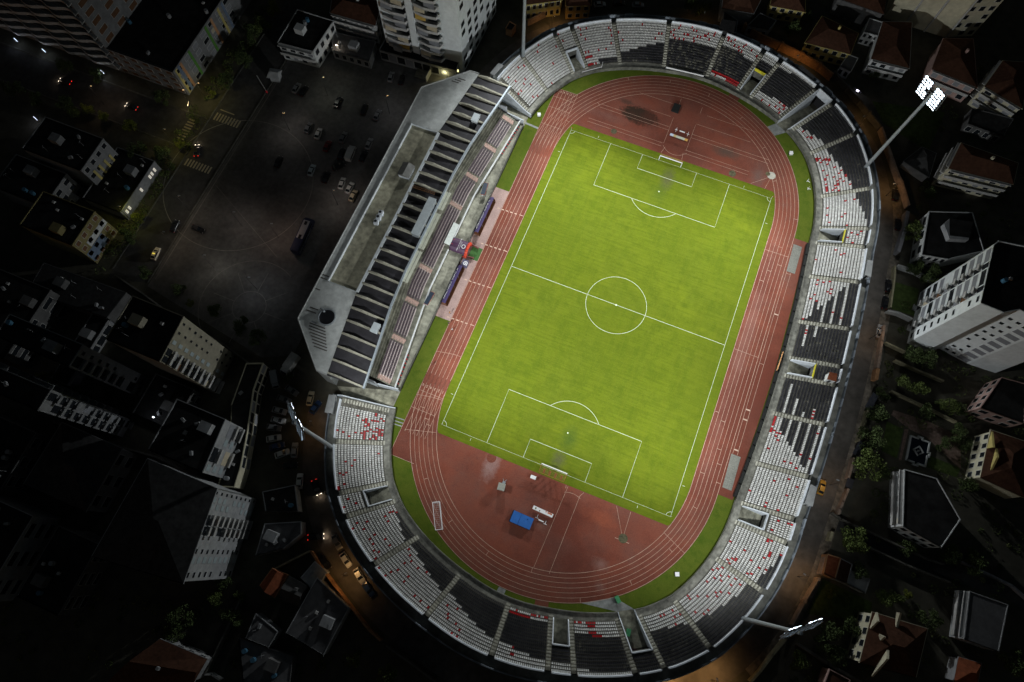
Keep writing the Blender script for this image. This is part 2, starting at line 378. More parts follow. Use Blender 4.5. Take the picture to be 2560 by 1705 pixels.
# ------------------------------------------------------------------ seats
def seat_mesh(mb, x, y, z, ang):
    ca,sa=math.cos(ang),math.sin(ang)
    def R(a,b): return (x+a*ca-b*sa, y+a*sa+b*ca)
    # ang = outward direction; local a outward, b sideways
    for (a0,a1,z0,z1,b0) in ((-.24,.16,.26,.40,.172),(.13,.22,.30,.74,.172)):
        p=[R(a0,-b0),R(a1,-b0),R(a1,b0),R(a0,b0)]
        for i in range(4):
            q,r_=p[i],p[(i+1)%4]; mb.quad((*q,z+z0),(*r_,z+z0),(*r_,z+z1),(*q,z+z1))
        mb.quad(*[(*q,z+z1) for q in p])
def seat_local():
    mb=MB()
    for (a0,a1,z0,z1,b0) in ((-.24,.16,.26,.40,.172),(.13,.22,.30,.74,.172)): mb.box(((a0+a1)/2,0,(z0+z1)/2),(a1-a0,2*b0,z1-z0))
    mb.box((-.03,0,.13),(.1,.2,.26))
    return mb
WH,RE,BL=0,1,2
seatmats=[M('white_seat_plastic',(.67,.67,.65),.5,.3,1.3,.1,.2),M('red_seat_plastic',(.5,.022,.03),.45,.25,.9,0),M('black_seat_plastic',(.036,.036,.042),.5,.4,1.2,.25,.3),M('purple_seat_plastic',(.11,.08,.095),.5,.3,1.5,0)]
rnd=random.Random(3)
def seat_colour(bk,k,f,n):
    """bk block number from the grandstand's north end, k row, f 0..1 along the block; None = missing"""
    R=rnd.random(); red=.03
    st3=k%3==2
    if bk==0: red=.035
    elif bk==1: red=.015
    elif bk==3:
        red=.07 if f<.5 else .03
        if k<2 and f>.4: return BL
        if k in (0,3) and f<.2: return RE
    elif bk==4:
        if k<4+int(f*5): return BL if R>.03 else None
        red=.02
    elif bk==5:
        if k<10: return BL if rnd.random()>(.3 if k<8 else .12) else None
        red=.13
    elif bk==6:
        if k==0: return RE if f>.55 or R<.15 else WH
        if k==1: return RE
        if k<12-int(f*1.5): return BL if rnd.random()>(.42 if f<.65 else .12) else None
        red=.13
    elif bk==7: return WH if k>=13 else BL
    elif bk==8:
        if k<3 or (k==3 and f>.45): return RE if R<.13 else WH
        if k==15 or (k==14 and f<.35): return WH
        return BL if R>.015 else None
    elif bk==10:
        if k<2+int(f*4): return RE if R<.12 else WH
        return BL if R>.01 else None
    elif bk==11:
        if k<5+int(f*6): return RE if R<.16 else WH
        return BL if R>.01 else None
    elif bk==12:
        if k>10+int(f*5): return BL
        red=.035
    elif bk==13:
        if k>=15: return BL
        red=.08
    elif bk==14: red=.035
    elif bk==15:
        if k>=15: return BL
        if not (k%3==0 or f<1.05-k*.085 or k==15): return BL
        if k%4==3 and f>.55: return BL
        red=.05
    elif bk==16:
        if k in (2,5,8) and f<.85-.1*k: return RE if R<.05 else WH
        return BL if R>.02 else None
    elif bk==17: return BL if R>.03 else WH
    elif bk==18:
        if k in (2,5,8) and f>.12*k-.1: return RE if R<.05 else WH
        if k==11 and f>.72: return RE if R<.3 else WH
        return BL if R>.03 else None
    elif bk==19:
        if k in (0,) : return RE if f<.35 and R<.7 else WH
        if k in (1,2,5,8,11,14) or f>.12+.06*k: return RE if R<.04 else WH
        return BL
    elif bk==20: red=.02
    elif bk==21: red=.13
    elif bk==22:
        red=.08
        if k>12+int((1-f)*4): return BL
    elif bk==23:
        red=.07
        if k>7+int((1-f)*4): return BL if R>.02 else None
    elif bk==24:
        red=.05
        if k>4+int((1-f)*2.2): return BL if R>.03 else None
    elif bk==25: return BL if R>.03 else None
    elif bk==26:
        if k==0: return RE if f>.45 and R<.75 else WH
        if k<4: return RE if .5<f<.66 and k!=2 else WH
        if k==4 and f<.6: return RE if f>.4 else WH
        if k==15 or (k==14 and f>.75): return WH
        return BL if R>.015 else None
    elif bk==27: return BL if k<13 else WH
    elif bk==28:
        if k==0: return RE if R<.25 else WH
        if k==1: return RE if f>.45 else WH
        if k<11+int((1-f)*3) : return BL if R>.012 else None
        red=.02
    elif bk==29:
        if k<6+int((1-f)*6): return BL
        red=.015
    elif bk==30:
        if k<3+int((1-f)*4.5): return BL
        red=.025
    elif bk==31:
        if k<int((1-f)*4.2): return BL
        red=.03
    elif bk==33: red=.035
    elif bk==34: red=.30 if k<7 else .03
    return RE if R<red else WH
SEATS=[]
for bk in range(len(AIS)-1):
    ta,tb=AIS[bk],AIS[bk+1]
    if bk==0: ta-=1.5
    if bk==34: tb+=1.5
    rem=VOM.get((bk,bk+1),TUN.get((bk,bk+1),0))
    for k in range(rem+(1 if rem else 0),NR):
        off=-.3+RD*k+.42; sc=(scl(ta,off)+scl(tb,off))/2
        Lm=(ta-tb)*sc-1.5
        n=int(Lm/.485)
        if n<2: continue
        for j in range(n):
            t=tb+(.75+Lm*(j+.5)/n)/sc
            f=1-(j+.5)/n           # 0 at the end nearer the grandstand's north end
            c=seat_colour(bk,k,f,n)
            if c is None: continue
            x,y=P(t,off); d=dirn(t)
            SEATS.append((x,y,rowz(k),math.atan2(d[1],d[0]),c,bk,k,j,n))
# ------------------------------------------------------------------ main stand
def fY(y):
    a=abs(y); return -3.2 if a<17 else (-3.2*(1-(a-17)/31) if a<48 else 0)
main=thing('main_stand','grandstand with grey ribbed roof and pale concrete beams over black canopy panels','grandstand')
ys=[-48+96*i/64 for i in range(65)]
m=MB(); mk=MB()
for a,b in zip(ys,ys[1:]):
    fa,fb=fY(a),fY(b)
    m.quad((-48.7,a,0),(-48.7,b,0),(-48.7,b,1.25),(-48.7,a,1.25)); m.quad((-48.7,a,1.25),(-48.7,b,1.25),(-48.95,b,1.25),(-48.95,a,1.25)); m.quad((-48.95,b,1.0),(-48.95,a,1.0),(-48.95,a,1.25),(-48.95,b,1.25))
    mk.quad((-48.95,a,1.0),(-48.95,b,1.0),(-50+fb,b,1.0),(-50+fa,a,1.0))
    mk.quad((-50+fa,a,1.0),(-50+fb,b,1.0),(-50+fb,b,1.7),(-50+fa,a,1.7)); mk.quad((-50+fa,a,1.7),(-50+fb,b,1.7),(-51.6+fb,b,1.7),(-51.6+fa,a,1.7))
    for k in range(19):
        x=-51.6-.76*k; z=2.0+.36*k; zp=z-.36 if k else 1.7
        mk.quad((x+fa,a,zp),(x+fb,b,zp),(x+fb,b,z),(x+fa,a,z)); mk.quad((x+fa,a,z),(x+fb,b,z),(x-.76+fb,b,z),(x-.76+fa,a,z))
m.build('front_wall',M('front_wall_concrete',(.13,.13,.11)),main)
mk.build('terrace',M('grandstand_concrete',(.29,.285,.225),.9,.45,.6,.4,.12,bump=.2),main)
m=MB()
for a,b in zip(ys,ys[1:]):
    if -2.6<(a+b)/2<2.2: continue
    fa,fb=fY(a),fY(b); x=-50.05
    m.prism([(x+fa,a),(x+.3+fa,a),(x+.3+fb,b),(x+fb,b)],1.7,2.5)
m.build('white_barrier',M('white_barrier_paint',(.72,.74,.74),.6,.1,2,.1),main)
# pinkish step strips with dark seats between, broken by stairs
STAIR=[-46.9,-34.6,-22.6,-11.5,0,11.5,22.6,34.6,46.6]
m=MB(); mst=MB()
pinkc=M('pink_grey_step',(.66,.57,.54),.85,.2,2,.1,.2)
for k in range(5):
    for a,b in zip(ys,ys[1:]):
        c=(a+b)/2
        if min(abs(c-s) for s in STAIR if s not in (0,) )<.9 : continue
        fa,fb=fY(a),fY(b); x=-51.6-.76*k; z=2.0+.36*k
        m.prism([(x-.02+fa,a),(x-.40+fa,a),(x-.40+fb,b),(x-.02+fb,b)],z-.3,z+.03)
m.build('step_edging',pinkc,main)
for s in STAIR:
    if s==0: continue
    m=MB(); f=fY(s); aa=math.atan2(3.2/31*(1 if s<0 else -1),1) if abs(s)>17 else 0
    for k in range(5):
        for h in (0,1): m.box((-51.6-.76*k-.19-.38*h+f,s,2.0+.36*k-.18+.09+.18*h-.09),(.36,1.5,.4),-aa,False)
    m.build('stairs',M('pink_stair',(.48,.33,.28),.85,.3,2.5,.1),main)
for k in range(5):
    n=int(94/.5)
    for j in range(n):
        y=-46.5+93*(j+.5)/n
        if min(abs(y-s) for s in STAIR if s)<1.0: continue
        SEATS.append((-51.6-.76*k-.50+fY(y),y,2.0+.36*k,PI,3,100,k,j,n))
# red and black seats along the front at both ends
for y0,y1 in ((-47.5,-37.5),(34,46.5)):
    n=int((y1-y0)/.62)
    for j in range(n):
        y=y0+(y1-y0)*(j+.5)/n; SEATS.append((-49.62+fY(y)*.98,y,1.0,PI,RE if j%2 else BL,101 if y>0 else 102,0,j,n))
# cream boards hung out along the roof edge
for y0,y1 in ((-20.3,-9.9),(-9.1,3.3),(4.7,11.0)):
    m=MB()
    for x in (-58.82,-57.92): m.box((x,(y0+y1)/2,10.2),(.70,y1-y0,.14))
    for y in (y0+.3,(y0+y1)/2,y1-.3): m.box((-58.6,y,10.08),(2.2,.1,.1))
    m.build('awning_board',M('cream_board',(.56,.57,.46),.7,.12,1,.1),main)
# canopy
FR=[(-55.6,52.9),(-58.9,28.4),(-59.6,17),(-59.6,-17),(-58.9,-28.4),(-55.6,-52.9)]
RG=[(-66.2,53.3),(-69.4,28.4),(-69.4,17),(-69.4,-17),(-69.4,-28.4),(-66.2,-53.3)]
def onl(L,y):
    for (x0,y0),(x1,y1) in zip(L,L[1:]):
        if y1<=y<=y0: return x0+(x1-x0)*(y-y0)/(y1-y0)
    return L[0][0] if y>L[0][1] else L[-1][0]
m=MB()
for i in range(5):
    p,q,r_,s_=RG[i],FR[i],FR[i+1],RG[i+1]
    m.quad((*q,10.35),(*p,10.7),(*s_,10.7),(*r_,10.35)); m.quad((*p,10.5),(*q,10.15),(*r_,10.15),(*s_,10.5))
m.build('canopy',M('black_roof_sheet',(.040,.038,.043),.6,.25,.5,.25,.15,line=('Y',1.6,.12)),main)
m=MB()
for i in range(5):
    q,r_=FR[i],FR[i+1]; m.prism([(q[0]-.1,q[1]),(q[0]+.4,q[1]),(r_[0]+.4,r_[1]),(r_[0]-.1,r_[1])],10.0,11.0)
m.build('gutter',M('grey_gutter',(.36,.41,.45),.5,.1,1,0,metal=.2),main)
beamc=M('weathered_beam',(.36,.345,.275),.9,.3,1.5,.2,.2)
NB=28
for i in range(NB):
    y=52.6-105.2*i/(NB-1)
    xr,xf=onl(RG,y),onl(FR,y*.998); m=MB(); prof=[(0,.55),(.2,1.0),(.34,1.25),(.6,.85),(1,.5)]
    w=.24
    for (u0,h0),(u1,h1) in zip(prof,prof[1:]):
        x0,x1=xr+(xf-xr)*u0,xr+(xf-xr)*u1; z0,z1=10.7-.35*u0,10.7-.35*u1
        for sgn in (1,-1): 
            a=[(x0,y+sgn*w,z0-.1),(x1,y+sgn*w,z1-.1),(x1,y+sgn*w,z1+h1),(x0,y+sgn*w,z0+h0)]
            m.quad(*(a if sgn<0 else a[::-1]))
        m.quad((x0,y-w,z0+h0),(x1,y-w,z1+h1),(x1,y+w,z1+h1),(x0,y+w,z0+h0))
    m.quad((xf,y-w,10.25),(xf,y+w,10.25),(xf,y+w,10.85),(xf,y-w,10.85))
    m.build('roof_beam',beamc,main)
rib=M('ribbed_grey_roof',(.60,.62,.60),.5,.2,.6,.2,.06,metal=.15,line=('Y',2.6,.16),bump=.25)
m=MB()
for s in (1,-1):
    m.sheet([(-66.2,53.3*s),(-69.2,53.3*s),(-81,41.7*s),(-81,28.4*s),(-69.4,28.4*s)],11.05)
m.sheet([(-81,28.4),(-81,-28.4),(-78.3,-28.4),(-78.3,28.4)],11.05)
m.build('roof',rib,main)
m=MB(); m.sheet([(-78.3,28.4),(-78.3,-28.4),(-69.4,-28.4),(-69.4,28.4)],10.3); m.build('roof_deck',M('mossy_deck',(.31,.295,.215),.95,.4,.6,.3,.1),main)
m=MB(); m.wall([(-69.2,28.4),(-69.2,-28.4)],.75,10.2,11.3); m.wall([(-78.3,28.4),(-78.3,-28.4)],.25,10.2,11.35)
m.wall([(-78.3,28.4),(-69.4,28.4)],.12,10.3,11.15); m.wall([(-78.3,-28.4),(-69.4,-28.4)],.12,10.3,11.15)
m.build('roof_kerb',M('pale_roof_kerb',(.56,.60,.62),.6,.12,1,.1),main)
m=MB(); op=[(-66.2,53.3),(-69.2,53.3),(-81,41.7),(-81,-41.7),(-69.2,-53.3),(-66.2,-53.3)]
for p,q in zip(op,op[1:]): m.quad((*q,0),(*p,0),(*p,11.02),(*q,11.02))
m.wall(op,.2,10.9,11.35)
for p,q in zip(RG,RG[1:]): m.quad((p[0],p[1],0),(q[0],q[1],0),(q[0],q[1],10.6),(p[0],p[1],10.6))
m.build('wall',M('pale_facade',(.42,.43,.42),.8,.15,.6,.1),main)
# round light shaft with a mast stub
m=MB(); c=(-73.6,-38.4); R_=2.25
for i in range(28):
    a,b=2*PI*i/28,2*PI*(i+1)/28
    for r0,r1 in ((R_,R_+.22),):
        p=[(c[0]+r*math.cos(x),c[1]+r*math.sin(x)) for r in (r0,r1) for x in (a,b)]
        m.quad((*p[0],11.75),(*p[2],11.75),(*p[3],11.75),(*p[1],11.75)); m.quad((*p[2],11),(*p[3],11),(*p[3],11.75),(*p[2],11.75)); m.quad((*p[1],11.1),(*p[0],11.1),(*p[0],11.75),(*p[1],11.75))
m.tube((-76.4,-36.6,11.1),(-74.6,-37.4,12.3),.28); m.tube((-77,-41,11.1),(-75.3,-41.2,11.3),.2)
m.build('light_shaft',grey_metal,main)
m=MB(); m.sheet([(c[0]+R_*math.cos(2*PI*i/28),c[1]+R_*math.sin(2*PI*i/28)) for i in range(28)],11.09); m.build('shaft_opening',black_metal,main)
m=MB()   # rust stains sit on the roof as torn, lifted sheets
for x,y,l in ((-70.5,49.3,2.6),(-71.4,48.45,2.2),(-72,47.6,2.4),(-79.7,-27.2,2.0),(-79.8,-28.2,1.9),(-79.9,-31.8,1.5),(-75,-41.6,4.8),(-74.6,-42.4,5),(-74.2,-43.2,5.2),(-73.6,-44,5),(-73,-44.8,4.6),(-72.4,-45.6,4.4),(-71.8,-46.4,4.4),(-71.2,-47.2,4),(-78.5,-38.5,3),(-78.2,-37.4,2.6)):
    m.box((x,y,11.085),(l,.32,.05),.02)
m.build('lifted_sheet',M('rusty_dark_sheet',(.10,.09,.08),.8,.4,1,0),main)
# cut-off yard at the south end and the north end
m=MB(); m.sheet([(-66,-53.5),(-48.5,-48),(-48.5,-58),(-62,-56)],.03); m.sheet([(-66,53.5),(-48.5,48),(-48.5,60),(-62,57)],.03); struct('stand_yard',m,M('yard_concrete',(.26,.25,.19),.9,.5,.6,.4,.15))
for s in (1,-1):
    m=MB(); m.wall([(-66,-49.2*s),(-57.5,-49.2*s)],.3,0,7.2); m.wall([(-57.3,-49.2*s),(-55,-49.2*s)],.3,0,5.2); m.wall([(-54.8,-49*s),(-48.8,-48.2*s)],.3,0,2.8); m.build('end_wall',white_paint,main)
# things on the grandstand roof
def corr_box(name,label,cat,c,d,mt,zb,legs=True,group=None,ang=0):
    t=thing(name,label,cat,(c[0],c[1],zb),ang,group)
    m=MB(); m.box((0,0,d[2]/2+(.9 if legs else 0)),d); m.build('cabin',mt,t)
    m=MB(); m.box((0,0,d[2]+(.9 if legs else 0)+.06),(d[0]+.3,d[1]+.3,.1)); m.build('roof_sheet',M('pale_corrugated',(.5,.55,.57),.5,.1,1,.05,line=('Y',5,.18)),t)
    if legs:
        for x in (-1,1):
            for y in (-1,1):
                m=MB(); m.tube((x*d[0]*.42,y*d[1]*.42,0),(x*d[0]*.42,y*d[1]*.42,1.0),.06); m.build('leg',grey_metal,t)
    return t
corr_box('camera_platform','small white ribbed camera hut near the north end of the black canopy','camera hut',(-60.4,36.8),(1.8,2.6,1.0),white_paint,10.6,group='camera huts on the canopy')
corr_box('camera_platform','small white ribbed camera hut near the south end of the black canopy','camera hut',(-59.4,-36.5),(1.8,2.6,1.0),white_paint,10.6,group='camera huts on the canopy')
corr_box('press_box','long pale blue ribbed cabin on the canopy over the halfway line','cabin',(-61.2,-.1),(2.1,12.6,1.9),grey_metal,10.6,False)
t=thing('stair_hut','grey stair hut with pale gabled roof and white wall on the roof deck','hut',(-72.6,12.2,10.3))
m=MB(); m.prism([(-1.7,-2),(1.7,-2),(1.7,2),(-1.7,2)],0,1.6); m.build('wall',white_paint,t)
m=MB(); m.quad((-2,-2.3,1.6),(0,-2.3,2.5),(0,2.3,2.5),(-2,2.3,1.6)); m.quad((0,-2.3,2.5),(2,-2.3,1.6),(2,2.3,1.6),(0,2.3,2.5)); m.quad((-2,-2.3,1.6),(2,-2.3,1.6),(0,-2.3,2.5)); m.build('roof',M('grey_hut_roof',(.17,.17,.16),.8),t)
for i,y in enumerate((-3.3,-4.9,-6.5)):
    t=thing('air_conditioner',('white air conditioning unit on the roof deck, north end of its row of three','white air conditioning unit on the roof deck, middle of its row of three','white air conditioning unit on the roof deck, south end of its row of three')[i],'air conditioner',(-73.7,y,10.3),.25,'cooling units on the roof deck')
    m=MB(); m.box((0,0,.75),(1.3,1.35,1.3)); m.build('housing',white_paint,t)
    m=MB(); m.tube((-.15,.1,1.4),(-.15,.1,1.46),.42,n=14); m.build('fan',black_metal,t)
t=thing('walkway_plank','rusty brown lattice gantry lying across the black canopy beside the ribbed cabin','gantry',(-65.2,8.45,10.9),.03)
m=MB()
for s in (-.35,.35): m.box((0,s,.35),(7.2,.08,.12))
for i in range(12): m.box((-3.4+.62*i,0,.35),(.06,.7,.1),.5 if i%2 else -.5)
m.build('lattice',M('rusty_steel',(.22,.11,.05),.8,.3,2,0),t)
# ------------------------------------------------------------------ track, infield, pitch
def oval(r, n=64, y=42.2):
    return [(r*math.cos(PI*i/n), y+r*math.sin(PI*i/n)) for i in range(n+1)]+[(-r*math.cos(PI*i/n), -y-r*math.sin(PI*i/n)) for i in range(n+1)]
m=MB(); q=[P(t,-2.25) for t in arcs(T0,T1,3)]; m.sheet(q+[(-48.45,-60),(-48.45,60)],0.0); struct('verge_grass',m,verge_mat)
m=MB(); m.sheet(oval(43.95),.012)
m.sheet([(-43.95,42),(-36,42),(-36,66.2),(-43.95,66.2)],.013); m.sheet([(-43.95,-42),(-36,-42),(-36,-65.4),(-43.95,-65.4)],.013)
m.sheet([(43.7,41.7),(48.2,41.7),(48.9,20),(49.4,0),(48.9,-20),(48.1,-42),(43.7,-42)],.011)
for t in (108.9,-112.3): 
    p=P(t,-2.3); q=P(t-(4 if t>0 else -4),-2.3); a=dirn(t); b=dirn(t-(4 if t>0 else -4))
    m.sheet([p,q,(43*b[0],(42.2 if t>0 else -42.2)+43*b[1]),(43*a[0],(42.2 if t>0 else -42.2)+43*a[1])],.011)
struct('running_track',m,track_mat)
m=MB(); pg=[]
for x,y in oval(36.35,64):
    pg.append((x,max(-55,min(55.1,y))))
m.sheet(pg,.03); struct('pitch',m,pitch_mat)
Wd,Ln=33.7,52.5; LW=.11; zL=.045
m=MB()
def line(*p,closed=False,w=LW): m.strip(p,w,zL,closed)
line((-Wd,-Ln),(Wd,-Ln),(Wd,Ln),(-Wd,Ln),closed=True); line((-Wd,0),(Wd,0))
line(*[(9.1*math.cos(2*PI*i/72),9.1*math.sin(2*PI*i/72)) for i in range(72)],closed=True)
for s in (1,-1):
    for w_,d_ in ((20.0,16.5),(9.1,5.5)): line((-w_,s*Ln),(-w_,s*(Ln-d_)),(w_,s*(Ln-d_)),(w_,s*Ln))
    a0=math.acos(5.5/9.15); line(*[(9.15*math.sin(a0*(i/12-1)),s*(Ln-11-9.15*math.cos(a0*(i/12-1)))) for i in range(25)])
    m.sheet([(-.2,s*(Ln-11)-.2),(.2,s*(Ln-11)-.2),(.2,s*(Ln-11)+.2),(-.2,s*(Ln-11)+.2)],zL)
    for sx in (1,-1):
        line(*[(sx*(Wd-1.3*math.cos(PI/2*i/8)),s*(Ln-1.3*math.sin(PI/2*i/8))) for i in range(9)])
        line((sx*(Wd+.5),s*(Ln-9.15)),(sx*(Wd+1.2),s*(Ln-9.15))); line((sx*(Wd-9.15),s*(Ln+.5)),(sx*(Wd-9.15),s*(Ln+1.2)))
m.sheet([(-.25,-.25),(.25,-.25),(.25,.25),(-.25,.25)],zL+.004)
struct('pitch_markings',m,white_line)
m=MB(); zt_=.03
def tl(*p,closed=False,w=.07): m.strip(p,w,zt_,closed)
for i in range(7):
    r=36.5+1.22*i; tl(*oval(r),closed=True,w=.095 if i in(0,6) else .068)
    tl((-r,40),(-r,66.2)); tl((-r,-40),(-r,-58 if i<6 else -65.4))
tl((-43.9,66.2),(-36.5,66.2)); tl((-43.9,62.8),(-36.4,62.8)); tl((-43.9,58.45),(-36.4,58.45)); tl((-43.9,-65.4),(-36.4,-65.4))
for y in (51.5,): tl((-43.9,y),(-36.5,y))
for y in (-33.3,-47.2): tl(*[(-43.8+7.3*i/8,y+.0+1.1*math.sin(i/8*PI/2)) for i in range(9)])
tl((-43.9,-45.6),(-36.5,-45.6)); tl((-43.9,-51),(-36.5,-51)); tl((-42.8,-57.6),(-34.4,-55.2))
tl((36.5,0),(43.8,0)); tl((36.5,34.5),(43.8,34.7)); tl(*[(r*math.cos(-.42),-42.2+r*math.sin(-.42)) for r in (36.5,43.8)])
for a in list(range(8,178,19)):      # short relay marks across single lanes
    for s in (1,-1):
        i=(a*7+(3 if s>0 else 0))%6; b=a*PI/180
        tl(*[(r*math.cos(b),s*(42.2+r*math.sin(b))) for r in (36.5+1.22*i,36.5+1.22*(i+1))],w=.09)
for i,(x,y) in enumerate(((36.5,-20),(38.9,-22),(40.2,-30),(41.4,-34),(37.7,-38),(42.6,-39),(38.9,28),(41.3,31),(40.1,37),(37.7,24),(-41.4,-50),(-39,-52.6),(-37.7,-54))): tl((x,y),(x+1.22,y),w=.09)
# runway, high jump, javelin and shot sector lines
tl((44.6,-29.8),(44.6,29.8)); tl((45.9,-29.8),(45.9,29.8))
for y in (29.2,-1.5): tl((44.6,y),(45.9,y))
for y,w_ in ((15,.35),(-16.2,.4),(-19.2,.4),(-28.45,.4)): tl((44.6,y),(45.95,y),w=w_)
for x0,x1,y in ((-28,-4.1,65.8),(-28,-4.1,64.5),(-12,-5.1,69.8),(-17.5,-3.9,74.9),(3.5,29.5,65.9),(3.5,29.5,64.5),(3.6,22,70.2),(6,23,74.6),(-30,-4.5,59.1),(-30,-4.5,57.8),(3.2,24.5,59.3),(3.2,24.5,58)): tl((x0,y),(x1,y))
for x in (-4.1,3.5): tl((x,59.1),(x,69.8))
tl((-3.9,74.9),(-3.9,77.8)); tl((3.6,74.6),(3.6,77.2)); tl((-3.8,55.4),(-3.2,58)); tl((3.2,55.4),(2.9,58))
tl(*[(7*math.sin(-.8+1.6*i/14)*.8,63.2-7*math.cos(-.8+1.6*i/14)) for i in range(15)])
tl((26.2,55.3),(31.2,59.8)); tl((30.8,54.9),(31.6,59.6)); tl((4.6,-55.2),(6.2,-84.2) if False else (4.8,-56)); 
tl((5.1,-57),(4.1,-78.3)); tl((9.1,-56.4),(8.45,-78.3)); tl((5.1,-57),(5.2,-55.2)); tl((9.1,-56.4),(9.8,-55.2)); tl(*[(7.1+5.4*math.sin(-.45+.9*i/10),-62+5.4*math.cos(-.45+.9*i/10)) for i in range(11)])
tl((19.2,-55.2),(23.0,-61.8)); tl((23.3,-55.2),(23.5,-61.6))
m.strip([(21.5,-63.2),(25.5,-63.2)],.12,zt_)
# dashes on the west straight
for y in (16.9,3.7,-9.3,-22.3):
    for i in range(5): m.strip([(-45.2+1.42*i,y+.05*i),(-44.45+1.42*i,y+.05*i)],.34,zt_)
    tl((-38,y+.3),(-36.7,y+.35),w=.2)
struct('track_markings',m,lane_paint)
m=MB()
mk_=[]
for i in range(6):
    x=-43.9+1.22*(i+.5); dgt=str(6-i)
    for y,sz in ((-43.9,1.15),(65.4,1.1)):
        tag(text_mesh(dgt,sz,lane_paint,'lane_number',Matrix.Translation((x,y,.034))@Matrix.Rotation(PI,4,'Z'),None,.001),kind='structure')
m=MB(); m.sheet([(-48.7,23.6),(-43.95,23.6),(-43.95,-23.3),(-48.7,-23.3)],.02); struct('paving',m,brickpave)
m=MB(); m.sheet([(-47.2,2.0),(-43.95,2.0),(-43.95,-2.4),(-47.2,-2.4)],.04); tag(m.build('green_mat',M('green_carpet',(.045,.12,.03),.95,.2,2,0)),'green carpet mat between the red tunnel mouth and the track','mat')
m=MB()
a=dirn(86.9)
m.sheet([P(89.2,-2.3),P(84.5,-2.3),(44*math.cos(.86),42.2+44*math.sin(.86)),(44*math.cos(.95),42.2+44*math.sin(.95))],.018)
m.sheet([P(-84.4,-2.3),P(-89.2,-2.3),(43.9*math.cos(1.13),-42.2-43.9*math.sin(1.13)),(43.9*math.cos(.93),-42.2-43.9*math.sin(.93))],.018)
m.sheet([P(-121.5,-2.3),P(-123.8,-2.3),(44*math.cos(1.63),-42.2-44*math.sin(1.63)),(44*math.cos(1.585),-42.2-44*math.sin(1.585))],.018)
m.sheet([(-43.95,49.4),(-48.7,49.8),(-48.7,49.1),(-43.95,48.7)],.018)
for o in (0,.9,1.9): m.sheet([(-43.95,-57+o),(-49,-57.4+o),(-49,-57.7+o),(-43.95,-57.3+o)],.018)
struct('path',m,M('path_concrete',(.25,.26,.25),.9,.25,.8,.2,.2))
for y0,y1,l in ((39.6,29.9,'grey sand pit beside the red runway, near the stepped stair pit at the north'),(-29.9,-39.7,'grey sand pit at the south end of the red runway beside the east stand')):
    m=MB(); m.prism([(44.25,y0),(46.95,y0),(47.1,y1),(44.5,y1)],.0,.04); tag(m.build('sand_pit',sand_mat),l,'sand pit',group='long jump pits')
def disc(mb,c,r,z,n=24): mb.sheet([(c[0]+r*math.cos(2*PI*i/n),c[1]+r*math.sin(2*PI*i/n)) for i in range(n)],z)
dirtc=M('dirty_disc',(.10,.09,.05),.95,.5,1.5,.2); palec=M('pale_disc',(.42,.40,.34),.9,.2,1.5,.1)
for c,r,mt,l in (((23.6,-62.6),1.25,dirtc,'dark mossy throwing circle near the south east corner flag'),((19.8,56.6),1.15,dirtc,'dark mossy throwing circle behind the north goal line, east side'),((-20.6,57.3),1.0,dirtc,'brown throwing circle behind the north goal line, west side'),((31.6,60.6),1.35,palec,'pale concrete throwing circle with dark edge on the north east red area')):
    m=MB(); disc(m,c,r,.035); o=tag(m.build('throwing_circle',mt),l,'throwing circle',group='throwing circles')
m=MB(); disc(m,(-17.2,-55.9),1.35,.02,24); tag(m.build('throwing_circle',M('rust_disc',(.17,.05,.03),.9,.3,2,0)),'rusty red throwing circle cut by the south grass edge','throwing circle',group='throwing circles')
m=MB(); disc(m,(30.4,60.8),.75,.04); tag(m.build('drain_cover',dirtc),'round dark cover on the rim of the pale throwing circle','cover')
# ------------------------------------------------------------------ pitch furniture
wpaint=M('white_gloss_paint',(.8,.8,.8),.4,0,1,0)
def goal(y,s,label,orange):
    t=thing('football_goal',label,'goal',(0,y,0),0 if s>0 else PI,'goals on the pitch')
    for x in (-3.66,3.66):
        m=MB(); m.tube((x,0,0),(x,0,2.44),.09); m.build('post',wpaint,t)
    m=MB(); m.tube((-3.72,0,2.44),(3.72,0,2.44),.13); m.build('crossbar',wpaint,t)
    m=MB()
    for x in (-3.66,3.66): m.tube((x,0,.06),(x,2.1,.06),.04,n=5); m.tube((x,2.1,.06),(x,.9,2.4),.04,n=5); m.tube((x,0,2.4),(x,.9,2.4),.04,n=5)
    m.tube((-3.66,2.1,.06),(3.66,2.1,.06),.04,n=5)
    m.build('back_frame',M('orange_net_frame',(.42,.16,.05),.6,.2,1,0),t)
    m=MB(); r=.012
    for i in range(19):
        x=-3.66+7.32*i/18; m.tube((x,.9,2.4),(x,2.1,.06),r,n=3,caps=False); m.tube((x,0,2.44),(x,.9,2.4),r,n=3,caps=False)
    for i in range(7):
        u=i/6; m.tube((-3.66,.9+1.2*u,2.4-2.34*u),(3.66,.9+1.2*u,2.4-2.34*u),r,n=3,caps=False)
    m.build('net',M('net_cord',(.4,.2,.1),.8,0,1,0),t)
    if orange:
        for x in (-2.6,-.9,.8,2.4):
            m=MB(); m.quad((x-.32,.95,2.2),(x+.32,.95,2.2),(x+.22,2.0,.25),(x-.3,2.0,.25)); m.build('net_patch',M('orange_net',(.3,.12,.04),.9,.4,3,0),t)
goal(52.5,1,'white football goal at the north end in front of the barred red area',False)
goal(-52.5,-1,'white football goal at the south end with orange patches in its net',True)
t=thing('training_goal','portable white framed goal standing on the track bend by the south west verge','goal',(-24.6,-75.7,0),math.radians(-60))
m=MB()
